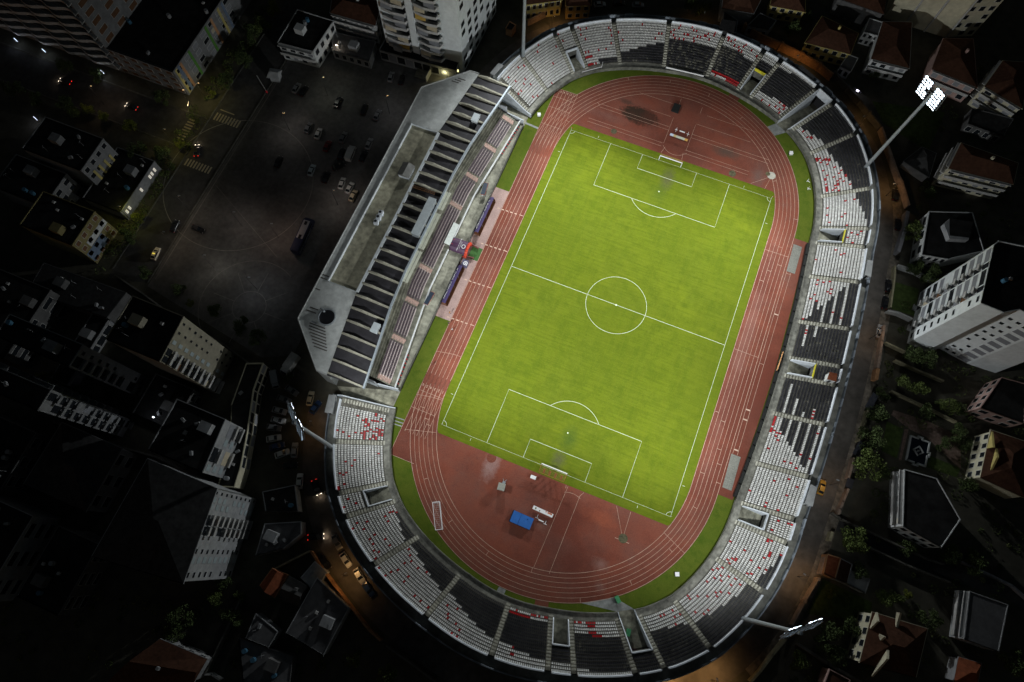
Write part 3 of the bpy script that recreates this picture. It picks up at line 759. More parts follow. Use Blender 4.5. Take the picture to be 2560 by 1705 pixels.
for x in (-3.6,3.6): m.tube((x,-.9,0),(x,-.9,2.2),.07); m.tube((x,.9,0),(x,.9,2.2),.05); m.tube((x,-.9,2.2),(x,.9,2.2),.06); m.tube((x,-.9,.05),(x,.9,.05),.06)
for y in (-.9,.9): m.tube((-3.6,y,2.2),(3.6,y,2.2),.08)
m.tube((-3.6,.9,.05),(3.6,.9,.05),.06); m.build('frame',wpaint,t)
m=MB()
for i in range(15):
    x=-3.6+7.2*i/14; m.tube((x,-.9,2.2),(x,.9,2.2),.015,n=3,caps=False); m.tube((x,.9,2.2),(x,.9,.1),.015,n=3,caps=False)
for y in (-.45,0,.45): m.tube((-3.6,y,2.2),(3.6,y,2.2),.015,n=3,caps=False)
m.build('net',M('grey_net_cord',(.5,.5,.5),.8,0,1,0),t)
def obj_at(name,label,cat,px,z=0,rz=0,group=None):
    p=G(px,z); return thing(name,label,cat,(p.x,p.y,z),rz,group)
t=thing('high_jump_mat','big blue crash mat in two halves on the south red area','crash mat',(-3.3,-68.3,0),-.02)
for x,l in ((-1.75,2.2),(1.15,3.5)):
    m=MB(); m.box((x,0,.5),(l,3.1,.85)); o=m.build('cushion',M('blue_vinyl',(.028,.13,.42),.55,.12,.8,.05),t)
m=MB(); m.box((-.1,0,.04),(6,3.3,.08)); m.build('base_board',black_metal,t)
m=MB(); m.box((1.4,.75,.935),(.22,.3,.02)); m.box((-.62,-.3,.935),(.1,1.6,.02)); m.build('vinyl_patch',M('navy_vinyl',(.01,.03,.12),.6,0,1,0),t)
t=thing('advertising_bench','long low white board with orange and green print on the south red area','bench',(1.2,-64.1,0),-.04)
m=MB(); m.box((0,0,.55),(5.8,1.0,.12)); m.build('board',wpaint,t)
for x in (-2.6,0,2.6):
    m=MB(); m.box((x,0,.25),(.1,.8,.5)); m.build('trestle',wpaint,t)
m=MB(); m.box((1.9,.25,.62),(1.3,.4,.02)); m.box((.8,.3,.62),(.3,.3,.02)); m.build('orange_print',M('orange_print_ink',(.55,.16,.05),.6),t)
m=MB(); m.box((-2.1,0,.62),(.35,.5,.02)); m.box((-.9,-.2,.62),(.3,.3,.02)); m.build('green_print',M('green_print_ink',(.12,.13,.05),.6),t)
t=thing('advertising_bench','long low board in pale blue, cream and orange on the north red area','bench',(-.1,62.75,0),-.02)
for x,l,cc,nm in ((-2.5,1.2,(.60,.68,.80),'pale_blue'),(-1.45,.9,(.62,.47,.22),'ochre'),(.45,2.9,(.66,.60,.48),'cream'),(2.4,1.0,(.66,.36,.10),'orange')):
    m=MB(); m.box((x,0,.55),(l,.85,.12)); m.build('board',M(nm+'_board',cc,.6,.08,2,0),t)
m=MB()
for x in (-2.4,0,2.4): m.box((x,0,.25),(.1,.7,.5))
m.build('trestle',black_metal,t)
def hurdle(x,y,rz,label,group):
    t=thing('jump_stand',label,'stand',(x,y,0),rz,group)
    m=MB(); m.box((0,0,.05),(.9,.14,.1)); m.box((0,-.45,.05),(.14,.9,.1)); m.build('base',wpaint,t)
    m=MB(); m.tube((0,0,.1),(0,0,1.15),.05); m.build('upright',wpaint,t)
for x,y,rz,l in ((-1.8,65.6,0,'white T shaped jump stand, western of the pair behind the cream and orange board'),(2.2,65.4,0,'white T shaped jump stand, eastern of the pair behind the cream and orange board'),(.3,-66.2,PI,'white jump stand just below the middle of the white printed board'),(2.9,-66.9,PI,'white jump stand below the orange end of the white printed board'),(42.8,63.1,1.2,'white jump stand on the outer lane by the north east verge, upper of the two'),(43.6,60.3,1.8,'white jump stand on the outer lane by the north east verge, lower of the two'),(-49.6,19.2,-1,'white T shaped frame on the grandstand walkway beside the dark bench, nearer it'),(-50.3,17.6,-1,'white T shaped frame on the grandstand walkway, farther south of the dark bench')): hurdle(x,y,rz,l,'white jump stands')
for x,y,w_,l in ((.2,65.55,1.8,'white bar lying between the two T stands on the north red area'),(1.6,-66.5,1.5,'white bar lying between the two stands on the south red area')):
    m=MB(); m.box((0,0,.12),(w_,.28,.2)); o=m.build('white_bar',wpaint); o.location=(x,y,0); o.rotation_euler=(0,0,-.03); tag(o,l,'bar',group='white bars by the stands')
t=thing('timing_cabin','grey wooden slatted hut with a drawbar on the south red area','hut',(-11.6,-62.3,0),.12)
m=MB(); m.box((0,0,.9),(1.9,1.8,1.5)); m.build('body',M('grey_board',(.16,.16,.14),.9,.3,3,0),t)
m=MB()
for i in range(6): m.box((-.83+.33*i,0,1.7),(.3,2.0,.08))
m.build('roof',M('grey_plank',(.36,.36,.31),.9,.3,4,0),t)
m=MB(); m.box((.3,1.3,.3),(.8,.8,.3)); m.tube((.3,1.5,.3),(.9,2.4,.1),.05); m.tube((.3,1.5,.3),(-.2,2.4,.1),.05); m.build('drawbar',grey_metal,t)
for px,l,sz in (((1333,1194),'bright white table with red trim near the south goal',(1.55,.95,.75)),):
    t=obj_at('white_table',l,'table',px); m=MB(); m.box((0,0,.72),(sz[0],sz[1],.06)); m.build('tabletop',wpaint,t)
    for x in (-.65,.65):
        for y in (-.38,.38):
            m=MB(); m.tube((x,y,0),(x,y,.7),.03); m.build('leg',grey_metal,t)
    m=MB(); m.box((-.1,-.5,.5),(1.2,.03,.4)); m.build('red_cloth',seatmats[1],t)
for px,l in (((1347.5,288.5),'white square box on the north west verge beside the track'),((1976.5,384.5),'white square box on the east verge beside the track bend'),((1691.6,1435.5),'white square box on the south east verge beside the track')):
    t=obj_at('white_box',l,'box',px,0,.4,'white boxes on the verges'); m=MB(); m.box((0,0,.35),(1.0,1.0,.7)); m.build('body',wpaint,t); m=MB(); m.box((0,0,.72),(1.06,1.06,.05)); m.build('lid',wpaint,t)
t=thing('black_mat','black square pit cover on the north red area','cover',(-4.4,73.4,0),-.02); m=MB(); m.box((0,0,.25),(2.4,3.3,.5)); m.build('cover',M('black_tarp',(.012,.013,.012),.8,.2,2,0),t); m=MB(); m.box((0,1.7,.3),(1.4,.12,.12)); m.build('handle',grey_metal,t)
for px,l,rz in (((1543,1498),'green wheeled bin on the south verge beside the grey path',.8),((1569.5,1580),'green wheeled bin inside the south tunnel',.1)):
    t=obj_at('wheeled_bin',l,'bin',px,.05,rz,'green bins'); m=MB(); m.box((0,0,.6),(.95,1.7,1.1)); m.build('body',M('green_plastic',(.03,.16,.06),.5,.2,2,0),t); m=MB(); m.box((0,0,1.2),(1.05,1.8,.1)); m.build('lid',M('pale_green_plastic',(.06,.28,.12),.5,.1,2,0),t)
t=obj_at('red_container','small dark red crate at the back of the south tunnel','crate',(1583,1629),.05,.1); m=MB(); m.box((0,0,.6),(1.1,1.3,1.2)); m.build('body',M('maroon_paint',(.14,.02,.025),.6,.2,2,0),t); m=MB(); m.box((0,0,1.22),(1.2,1.4,.06)); m.build('lid',black_metal,t)
# corner flags
for x in (-Wd,Wd):
    for y in (-Ln,Ln):
        ns='north' if y>0 else 'south'; ew='east' if x>0 else 'west'
        t=thing('corner_flag','thin corner flag post at the %s %s corner of the pitch'%(ns,ew),'corner flag',(x,y,0),0,'corner flags')
        m=MB(); m.tube((0,0,0),(0,0,1.5),.025,n=6); m.build('pole',wpaint,t); m=MB(); m.quad((0,0,1.15),(.4,.05,1.15),(.4,.05,1.5),(0,0,1.5)); m.build('flag',seatmats[1],t)
# dugouts
navy=M('navy_vinyl_shelter',(.060,.045,.12),.45,.15,1,.1)
brownp=M('brown_perspex',(.11,.045,.022),.3,.3,.6,.2)
for yc,l in ((12.2,'long curved navy team shelter on the paving north of the red tunnel'),(-12.8,'long curved navy team shelter on the paving south of the red tunnel')):
    t=thing('team_shelter',l,'dugout',(-47.5,yc,0),0,'team shelters'); n=8; Lh=6.5; m=MB()
    pr=[(-.95,.1),(-.95,1.3),(-.75,1.8),(-.35,2.1),(.1,2.15),(.45,2.05)]
    for (x0,z0),(x1,z1) in zip(pr,pr[1:]): m.quad((x0,-Lh,z0),(x0,Lh,z0),(x1,Lh,z1),(x1,-Lh,z1)); m.quad((x0+.04,Lh,z0-.04),(x0+.04,-Lh,z0-.04),(x1+.04,-Lh,z1-.04),(x1+.04,Lh,z1-.04))
    m.build('hood',navy,t)
    m=MB()
    for s in (-Lh,Lh): m.quad((-.95,s,.1),(.9,s,.1),(.7,s,1.2),(.45,s,2.05),(.1,s,2.15),(-.35,s,2.1),(-.75,s,1.8))
    m.build('end_panel',brownp,t)
    m=MB(); m.box((.2,0,.03),(1.7,2*Lh,.06)); m.build('base',brownp,t)
    m=MB()
    for i in range(16): m.box((-.35,-Lh+.5+.8*i,.42),(.45,.5,.1)); m.box((-.62,-Lh+.5+.8*i,.72),(.08,.5,.55))
    m.build('seat_row',M('brown_seat',(.09,.04,.025),.6,.2,2,0),t)
    for y in (-3.2,0,3.2):
        m=MB(); m.tube((.4,y,0),(.4,y,2.05),.035); m.build('post',grey_metal,t)
    nn=Vector((-.45,0,.9)).normalized()
    ax=Vector((0,1,0)); up=nn.cross(ax)
    mt=Matrix(((ax.x,up.x,nn.x,-.56),(ax.y,up.y,nn.y,0),(ax.z,up.z,nn.z,1.99),(0,0,0,1)))
    text_mesh('SHTEPIA E FUTBOLLIT   SHQIPTAR   AL',.62,wpaint,'lettering',mt,t)
# inflatable tunnel
t=thing('player_tunnel','inflatable purple and red player tunnel leading from the grandstand to the track','tunnel',(-50.4,-.2,0))
purp=M('purple_vinyl',(.085,.04,.085),.5,.2,1,0); redv=M('orange_red_vinyl',(.62,.07,.035),.45,.1,1,0)
m=MB(); n=10; L0,L1=-2.9,2.3
pr=[(2.35*math.cos(PI*i/n),2.75*math.sin(PI*i/n)**.8 if 0<i<n else 0) for i in range(n+1)]
for (y0,z0),(y1,z1) in zip(pr,pr[1:]): m.quad((L0,y0,z0),(L1,y0,z0),(L1,y1,z1),(L0,y1,z1))
m.build('vault',purp,t)
for x,mt,rr in ((2.5,redv,.46),(-2.6,redv,.2)):
    m=MB()
    for (y0,z0),(y1,z1) in zip(pr,pr[1:]): m.tube((x,y0*.92,z0*.92),(x,y1*.92,z1*.92),rr,n=8)
    m.build('entrance_arch',mt,t)
m=MB(); m.tube((L0+.3,-2.35,.35),(L1-.2,-2.35,.35),.38,n=8); m.build('side_tube',redv,t)
m=MB()
for i in range(3): m.quad(*[(L0+.1+.9*f,2.3*math.cos(PI*(.38+.24*g)),2.78*math.sin(PI*(.38+.24*g))**.8+.02) for f,g in ((0,0),(.9,0),(.9,1),(0,1))]); break
m.build('red_badge',M('crimson_print',(.40,.03,.05),.5),t)
for k,(tx,sz,xx,yy) in enumerate((('FEDERATA SHQIPTARE',.42,-.15,-.25),('E FUTBOLLIT',.42,.35,-.25))):
    text_mesh(tx,sz,wpaint,'lettering',Matrix.Translation((xx,yy,2.79))@Matrix.Rotation(PI/2,4,'Z'),t,.005)
m=MB(); q=[(.85*math.cos(2*PI*i/20)*.6+1.3,.6*math.sin(2*PI*i/20)-.4) for i in range(20)]; m.strip(q,.2,2.79,True); m.sheet([(1.15,-1.1),(1.75,-1.0),(1.75,-.6),(1.5,-.9)],2.795); m.build('emblem',wpaint,t)
for y in (2.5,-2.9):
    m=MB(); m.wall([(-.8+1,y),(5.2,y*.98+(-.9 if y>0 else .9))],.18,0,.9); o=tag(m.build('side_barrier',M('maroon_vinyl',(.16,.06,.055),.6,.2,2,0)),'low maroon barrier %s of the tunnel mouth'%('north' if y>0 else 'south'),'barrier',group='barriers beside the tunnel'); o.location=(-50.4,0,0)
t=thing('awning_sheet','white sheet roof stretched between the grandstand seats and the red tunnel','awning',(-54,1.2,0))
m=MB(); m.quad((-.9,-3.1,3.4),(.9,-3.1,2.9),(.9,4.4,2.9),(-.9,4.4,3.4)); m.quad((-.9,-3.1,3.36),(-.9,4.4,3.36),(.9,4.4,2.86),(.9,-3.1,2.86)); m.build('sheet',M('white_sheet',(.62,.66,.62),.7,.12,1.5,.1),t)
for x in (-.8,.8):
    for y in (-3,4.3):
        m=MB(); m.tube((x,y,1.0),(x,y,3.0),.04); m.build('post',grey_metal,t)
t=thing('advert_cube','purple cube with a white round emblem between tunnel and south shelter','display cube',(-46.9,-4.9,0),.05)
m=MB(); m.box((0,0,.85),(1.7,2.0,1.7)); m.build('body',M('purple_grey_vinyl',(.10,.095,.15),.5,.15,2,0),t)
m=MB(); m.strip([(.25+.55*math.cos(2*PI*i/18),-.15+.55*math.sin(2*PI*i/18)) for i in range(18)],.22,1.71,True); m.sheet([(.3,-.8),(.85,-.8),(.85,-.3)],1.715); disc(m,(.25,-.15),.22,1.712,12); m.build('emblem',wpaint,t)
for x,y,l,rz in ((-50.9,20.2,'dark blue covered bench with a rusty frame north of the tunnel','a'),(-51.9,-19.8,'dark blue covered bench with a red frame south of the tunnel','b')):
    t=thing('covered_bench',l,'bench',(x,y,1.0),.12 if rz=='a' else -.08,'covered benches on the walkway')
    m=MB(); m.box((0,0,1.7),(1.3,4.2,.1)); m.build('roof',M('navy_sheet',(.035,.05,.075),.5,.15,1,0),t)
    m=MB(); m.tube((.7,-2.1,1.7),(.7,2.1,1.7),.07); m.tube((-.65,-2.15,1.7),(.7,-2.15,1.7),.07); m.tube((-.65,2.15,1.7),(.7,2.15,1.7),.07); m.build('frame',M('rust_red_frame',(.30,.07,.04),.6,.2,2,0),t)
    for a in (-.6,.65):
        for b in (-2,2):
            m=MB(); m.tube((a,b,0),(a,b,1.7),.05); m.build('leg',grey_metal,t)
    m=MB(); m.box((-.2,0,.5),(.5,4,.08)); m.build('seat',wpaint,t)
# white rail and boards round the track
for px0,px1,l,cat,nm,h,mt in (((1665,170),(1758.5,192),'long white advertising board on the wall below the black seats at the north','board','advertising_board',.9,wpaint),
   ((1957,880),(1942,926),'orange board on the dark wall beside the east lanes','board','advertising_board',.8,M('orange_board_paint',(.7,.38,.16),.6))):
    a=G(px0,1.2); b=G(px1,1.2); t=thing(nm,l,cat,(a.x,a.y,0)); m=MB(); m.wall([(0,0),((b-a).x,(b-a).y)],.12,.9,.9+h); m.build('panel',mt,t)
    m=MB()
    for u in (.05,.5,.95): m.tube(((b-a).x*u,(b-a).y*u,0),((b-a).x*u,(b-a).y*u,1),.04)
    m.build('post',grey_metal,t)
a,b,c=G((1455,183),1.2),G((1504,170),1.2),G((1507,156),1.5)
t=thing('hand_rail','bent white hand rail on the walkway right of the white stair pit at the north','rail',(b.x,b.y,1.1)); m=MB()
for p,q in ((a,b),(b,c)): m.tube((p.x-b.x,p.y-b.y,.7),(q.x-b.x,q.y-b.y,.7),.09)
for p in (a,b,c): m.tube((p.x-b.x,p.y-b.y,0),(p.x-b.x,p.y-b.y,.7),.05)
m.build('bars',wpaint,t)
# black rail / scoreboard strip beside the east lanes
m=MB(); q=[P(t_,-2.75) for t_ in arcs(41,-41,4)]; m.wall(q,.7,0,1.1); tag(m.build('rolled_cover',M('black_tarp',(.012,.013,.012))),'long black rolled tarpaulin lying along the foot of the east stand wall','tarpaulin')
# ------------------------------------------------------------------ floodlight masts
lampglow=bpy.data.materials.new('lamp_glow'); lampglow.use_nodes=True
b_=lampglow.node_tree.nodes['Principled BSDF']; b_.inputs['Emission Color'].default_value=(.74,.87,1,1); b_.inputs['Emission Strength'].default_value=5; b_.inputs['Base Color'].default_value=(.8,.8,.8,1)
lampglow.cycles.emission_sampling='NONE'
FL=1.0
SPOTP=3.5e5
LR=random.Random(5)
def mast(x,y,label,power):
    t=thing('floodlight_mast',label,'floodlight',(x,y,5.5),0,'floodlight masts')
    m=MB(); m.tube((0,0,-5.5),(0,0,36),.62,.40,12); m.build('pole',pole_metal,t)
    aim=math.atan2(-y,-x); tilt=math.radians(16)
    mtx=Matrix.Translation((0,0,36.3))@Matrix.Rotation(aim,4,'Z')@Matrix.Rotation(tilt,4,'Y')   # local x = facing the pitch
    def add(mb,name,mt,par=t):
        o=mb.build(name,mt,par); o.matrix_local=mtx; return o
    m=MB()
    for k in range(7): m.box((.55,0,-3.6+1.2*k),(.12,7.4,.1))
    for yy in (-3.6,-1.2,1.2,3.6): m.box((.42,yy,0),(.12,.12,7.6))
    add(m,'frame',grey_metal)
    lm=MB(); lm.tube((.62,0,0),(1.0,0,-.09),.24,.50,10,False); lens=MB(); lens.tube((1.0,0,-.09),(1.02,0,-.092),.44,.43,12)
    h0=lm.build('lamp',grey_metal,t); l0=lens.build('lens',lampglow,h0); first=True
    for k in range(7):
        for j in range(7):
            yy=(-3.45+1.0*j) if j<3 else (.95+.95*(j-3))
            if j==6: continue
            if j==2 and k==3: continue
            if first: h=h0; first=False
            else:
                h=h0.copy(); COL.objects.link(h); h.parent=t
                l=l0.copy(); COL.objects.link(l); l.parent=h
            h.matrix_local=mtx@Matrix.Translation((0,yy,-3.5+1.12*k+(.25 if k>3 else 0)))@Matrix.Translation((.6,0,0))@Matrix.Rotation(math.radians((-19 if k==6 or (k==3 and j%2) else 0)+LR.uniform(-7,7)),4,'Y')@Matrix.Rotation(LR.uniform(-.15,.15),4,'Z')@Matrix.Translation((-.6,0,0))
    hd=Matrix.Translation((x,y,5.5))@mtx@Matrix.Translation((1.9,0,0)); p0=hd.translation
    for ax,ay,pw,size,bl in ((x*.42,y*.40,.30,122,1.0),(x*-.35,y*-.30,1.12,82,1.0)):
        L=bpy.data.lights.new('floodlight','SPOT'); L.energy=SPOTP*pw*power; L.spot_size=math.radians(size); L.spot_blend=bl; L.shadow_soft_size=1.6; L.color=(.95,.99,1.0)
        o=bpy.data.objects.new('floodlight_beam',L); COL.objects.link(o); o.location=p0
        o.rotation_euler=(Vector((ax,ay,0))-p0).to_track_quat('-Z','Y').to_euler()
mast(56.6,69.3,'tall floodlight mast at the north east of the stand with its lamps facing us',1.0)
mast(56.5,-70.2,'tall floodlight mast leaning over the south east ring road, lamps seen edge on',.82)
mast(-57.2,-70.1,'tall floodlight mast above the south west car park, lamps seen edge on',.82)
mast(-57.1,68.4,'tall floodlight mast at the north west whose lamps are outside the picture',1.0)
# ------------------------------------------------------------------ seats: nearest 300 one by one, the rest as one mass
SEATS.sort(key=lambda s:(Vector((s[0],s[1],s[2]))-CP).length)
ORD=['first','second','third','fourth','fifth','sixth','seventh','eighth','ninth','tenth','eleventh','twelfth','thirteenth','fourteenth','fifteenth','sixteenth']
def nth(i): 
    i+=1
    if i<=16: return ORD[i-1]
    return '%d%s'%(i,{1:'st',2:'nd',3:'rd'}.get(i%10,'th'))
proto=None; sme=[]
for i in range(3):
    me=seat_local().build('stadium_chair',seatmats[i]); sme.append(me.data); bpy.data.objects.remove(me)
BLK={26:'between the two south pits',27:'above the narrow south pit',28:'left of the narrow south pit',29:'two blocks left of the narrow south pit',30:'three blocks left of the narrow south pit',24:'right of the south tunnel',25:'above the south tunnel'}
used=set(); cnt=0; rest=[]
for s in SEATS:
    x,y,z,ang,c,bk,k,j,n=s
    if cnt<300 and bk in BLK and c<3:
        o=bpy.data.objects.new('stadium_chair',sme[c]); COL.objects.link(o); o.location=(x,y,z); o.rotation_euler=(0,0,ang)
        col=('white','red','black')[c]
        # seats are counted from the block's left end in the photo
        side='left'
        row='top row' if k==15 else 'row %d up'%(k+1)
        tag(o,'%s seat, %s, %s from left, %s'%(col,row,nth(j if False else j),BLK[bk]),'seat',group='plastic stadium seats')
        cnt+=1
    else: rest.append(s)
mb=MB()
for x,y,z,ang,c,bk,k,j,n in rest:
    mb.mi=c; seat_mesh(mb,x,y,z,ang)
tag(mb.build('stadium_seats',seatmats),'thousands of white, black, red and purple seats filling the stands','seats',kind='stuff',group='plastic stadium seats')
exec_marker=True
#==PART2==
# ------------------------------------------------------------------ houses and blocks
wm=dict(
 white=M('white_render',(.52,.54,.54),.85,.14,.7,.12,.2), cream=M('cream_render',(.52,.49,.36),.85,.14,.7,.12,.2), grey=M('grey_render',(.30,.31,.32),.85,.2,.7,.15,.2),
 yellow=M('yellow_render',(.50,.42,.15),.85,.15,.7,.1,.2), pink=M('pink_render',(.40,.27,.24),.85,.15,.7,.1,.2), dark=M('dark_render',(.10,.10,.10),.85,.2,.7,.2,.2), blue=M('blue_render',(.15,.20,.28),.85,.12,.7,.1,.2),
 ochre=M('ochre_render',(.45,.30,.10),.85,.15,.7,.1,.2), orange=M('orange_render',(.48,.26,.13),.85,.2,.7,.15,.2))
rm=dict(
 black=M('bitumen_roof',(.022,.022,.022),.95,.35,.5,.3,.1,spec=.05), tile=M('brown_tile_roof',(.085,.040,.025),.95,.25,1.2,.25,.15,line=('X',3,.25),spec=.1), red=M('red_tile_roof',(.20,.062,.03),.95,.25,1.2,.2,.15,spec=.1),
 slate=M('dark_slate_roof',(.05,.05,.05),.95,.3,.8,.2,.1,line=('Y',2.2,.3),spec=.1), greyr=M('grey_sheet_roof',(.13,.13,.135),.8,.2,.6,.2,.1,line=('X',2.6,.2),spec=.1), pale=M('pale_sheet_roof',(.33,.34,.34),.8,.2,.6,.2,.1))
wm['dimyellow']=M('shaded_yellow_render',(.21,.18,.08),.85,.2,.7,.12,.2); wm['dim']=M('shaded_white_render',(.20,.205,.21),.85,.2,.7,.15,.2); wm['dimcream']=M('shaded_cream_render',(.23,.215,.165),.85,.18,.7,.15,.2); wm['bright']=M('lit_white_render',(.70,.74,.75),.8,.1,.7,.08,.2)  # west blocks' weak light and the towers' strong light put into the colours
wfr=M('pale_window_frame',(.5,.5,.48),.6,0,1,0); blind=[M('grey_blind',(.22,.23,.25),.8,.12,1,0),M('cream_blind',(.50,.44,.32),.8,.12,1,0),M('ochre_blind',(.50,.33,.08),.8,.12,1,0),M('brown_shutter',(.14,.07,.035),.7,.2,1,0)]
slabm=M('balcony_slab',(.42,.42,.41),.85,.15,1,.1)
def Vx(p): return Vector((p[0],p[1],0))
def inside(x,y,poly):
    c=False; n=len(poly)
    for i in range(n):
        (x0,y0),(x1,y1)=poly[i],poly[(i+1)%n]
        if (y0>y)!=(y1>y) and x<(x1-x0)*(y-y0)/(y1-y0)+x0: c=not c
    return c
FP=[]
tankm=[M('pale_plastic_tank',(.25,.26,.27),.6,.15,1,0),M('blue_plastic_tank',(.05,.14,.22),.6,.15,1,0)]
shutm=M('pale_shutter',(.30,.36,.38),.7,.1,1,0)
def building(name,label,cat,poly,h,wall,roof,kind='flat',faces=None,group=None,ridge=None,rh=2.2,cap=90,over=.35,par=.5):
    """poly: footprint corners in metres; faces: {edge:(storeys,columns,style)}"""
    a=sum(poly[i][0]*poly[(i+1)%len(poly)][1]-poly[(i+1)%len(poly)][0]*poly[i][1] for i in range(len(poly)))
    n=len(poly)
    if a<0:
        poly=poly[::-1]
        if faces: faces={(n-2-k)%n:v for k,v in faces.items()}
    cx=sum(p[0] for p in poly)/n; cy=sum(p[1] for p in poly)/n
    FP.append(poly); t=thing(name,label,cat,(cx,cy,0),0,group); pl=[(p[0]-cx,p[1]-cy) for p in poly]
    m=MB(); m.prism(pl,-.2,h,kind=='flat'); m.build('wall',wm[wall],t)
    if kind=='flat':
        m=MB(); m.sheet([(p[0]*.985,p[1]*.985) for p in pl],h+.02); m.build('roof',rm[roof],t)
        m=MB(); m.wall(pl+[pl[0],pl[1]],.22,h-.05,h+par*.6); m.build('roof_kerb',wm[wall],t)
    else:
        op=[(p[0]+over*(1 if p[0]>0 else -1),p[1]+over*(1 if p[1]>0 else -1)) for p in pl]
        m=MB()
        if ridge is None or n!=4:
            m2=(0,0)
            for i in range(n): m.quad((*op[i],h),(*op[(i+1)%n],h),(0,0,h+rh))
        else:
            e=[((op[i][0]+op[(i+1)%4][0])/2,(op[i][1]+op[(i+1)%4][1])/2) for i in range(4)]
            la=(Vx(op[0])-Vx(op[1])).length; lb=(Vx(op[1])-Vx(op[2])).length
            k=(0,1,2,3) if la<lb else (1,2,3,0)
            a0,a1=Vx(e[k[0]]),Vx(e[k[2]]); 
            if kind=='hip':
                d=(a1-a0); L=d.length; ins=min(la,lb)/2*.9; d.normalize(); r0,r1=a0+d*ins,a1-d*ins
            else: r0,r1=a0,a1
            p=[op[i] for i in k]
            m.quad((*p[1],h),(*p[2],h),(r1.x,r1.y,h+rh),(r0.x,r0.y,h+rh)); m.quad((*p[3],h),(*p[0],h),(r0.x,r0.y,h+rh),(r1.x,r1.y,h+rh))
            m.quad((*p[0],h),(*p[1],h),(r0.x,r0.y,h+rh)); m.quad((*p[2],h),(*p[3],h),(r1.x,r1.y,h+rh))
        m.build('roof',rm[roof],t)
        m=MB(); m.wall(op+[op[0],op[1]],.14,h-.25,h+.02); m.build('eaves',wm[wall],t)
    R=random.Random(len(label)*7+n)
    cnt=0
    for k,(st,co,sty) in (faces or {}).items():
        p,q=Vx(pl[k]),Vx(pl[(k+1)%n]); d=(q-p); L=d.length; d.normalize(); nn=Vector((d.y,-d.x,0)); ang=math.atan2(d.y,d.x)
        sh=h/st
        for s_ in range(st):
            z=s_*sh
            if isinstance(sty,list):
                for u0,u1,kd in sty:
                    if R.random()<.06: continue
                    uc=L*(u0+u1)/2; ww=L*(u1-u0); c=p+d*uc; m=MB()
                    if kd=='bal':
                        m.box((c.x+nn.x*.03,c.y+nn.y*.03,z+sh*.56),(ww,.06,sh*.78),ang); m.build('window',glass_dark if R.random()<.72 else blind[R.choice((0,0,1,3))],t)
                        m=MB(); e=c+nn*.55; m.box((e.x,e.y,z+.06),(ww+.2,1.1,.16),ang); e=c+nn*1.05; m.box((e.x,e.y,z+.5),(ww+.2,.09,.8),ang); m.build('balcony',slabm if wall!='dim' else wm['dim'],t)
                    else:
                        hh={'sq':.3,'shut':.52,'blind':.6,'win':.5}[kd]*sh; ww*={'sq':.8}.get(kd,1)
                        m.mi=0; m.box((c.x+nn.x*.03,c.y+nn.y*.03,z+sh*.54),(ww+.14,.06,hh+.14),ang); m.mi=1; m.box((c.x+nn.x*.07,c.y+nn.y*.07,z+sh*.54),(ww,.05,hh),ang)
                        m.build('window',[wm[wall],shutm if kd=='shut' else (blind[0] if kd=='blind' and R.random()<.75 else glass_dark)],t)
                continue
            if sty=='balcony':
                m=MB(); c=p+d*(L/2)+nn*.6; m.box((c.x,c.y,z+sh-.12),(L*.96,1.25,.2),ang); c2=p+d*(L/2)+nn*1.2; m.box((c2.x,c2.y,z+sh+.4 if s_<st-1 else z+sh),(L*.96,.1,.95 if s_<st-1 else .2),ang)
                m.build('balcony',slabm if wall!='yellow' else wm[wall],t)
            for c_ in range(co):
                if cnt>=cap: continue
                if sty=='mixed' and R.random()<.15: continue
                cnt+=1
                x=L*(c_+.5)/co; ww=L/co*(.5 if sty!='strip' else .86); wh=sh*(.5 if sty!='strip' else .62)
                c=p+d*x+nn*.04; m=MB()
                m.mi=0; m.box((c.x,c.y,z+sh*.52),(ww+.2,.10,wh+.2),ang); c=p+d*x+nn*.09; m.mi=1; m.box((c.x,c.y,z+sh*.52),(ww,.06,wh),ang)
                mt=glass_dark
                if sty in('balcony','strip','blinds'): mt=blind[0] if R.random()<.5 else (blind[1] if R.random()<.1 else glass_dark)
                if sty=='shutter': mt=blind[3]
                m.build('window',[wfr if wall not in('white','cream') or sty!='win' else slabm,mt],t)
    xs=[v[0] for v in pl]; ys_=[v[1] for v in pl]
    def spot(mg):
        for _ in range(30):
            x,y=R.uniform(min(xs)+mg,max(xs)-mg),R.uniform(min(ys_)+mg,max(ys_)-mg)
            if all(inside(x+a,y+b,pl) for a,b in ((mg,0),(-mg,0),(0,mg),(0,-mg))): return x,y
        return None
    if kind=='flat' and (cx<0 or h>20) and max(xs)-min(xs)>5 and max(ys_)-min(ys_)>5:
        ar=(max(xs)-min(xs))*(max(ys_)-min(ys_))
        for k in range(min(7,2+int(ar/60))):
            s_=spot(1.4)
            if not s_: continue
            x,y=s_; m=MB(); w_=R.choice(('water_tank','vent','cooling_unit','aerial'))
            if w_=='water_tank': m.tube((x,y,h),(x,y,h+1.3),.6,.6,10); m.build(w_,tankm[R.randrange(2)],t)
            elif w_=='vent': m.box((x,y,h+.3),(.7,.7,.6)); m.build(w_,slabm,t)
            elif w_=='cooling_unit': m.box((x,y,h+.45),(1.1,.6,.9),R.random()*3); m.build(w_,tankm[0],t)
            else: m.tube((x,y,h),(x,y,h+2.6),.05,.03,5); m.box((x,y,h+2.3),(1.2,.06,.06),R.random()*3); m.build(w_,tankm[0],t)
        if ar>110:
            s_=spot(2.6)
            if s_: m=MB(); m.box((s_[0],s_[1],h+1.1),(3,2.6,2.2)); m.build('stair_head',wm[wall],t)
    elif kind!='flat' and ridge and len(label)%2==0:
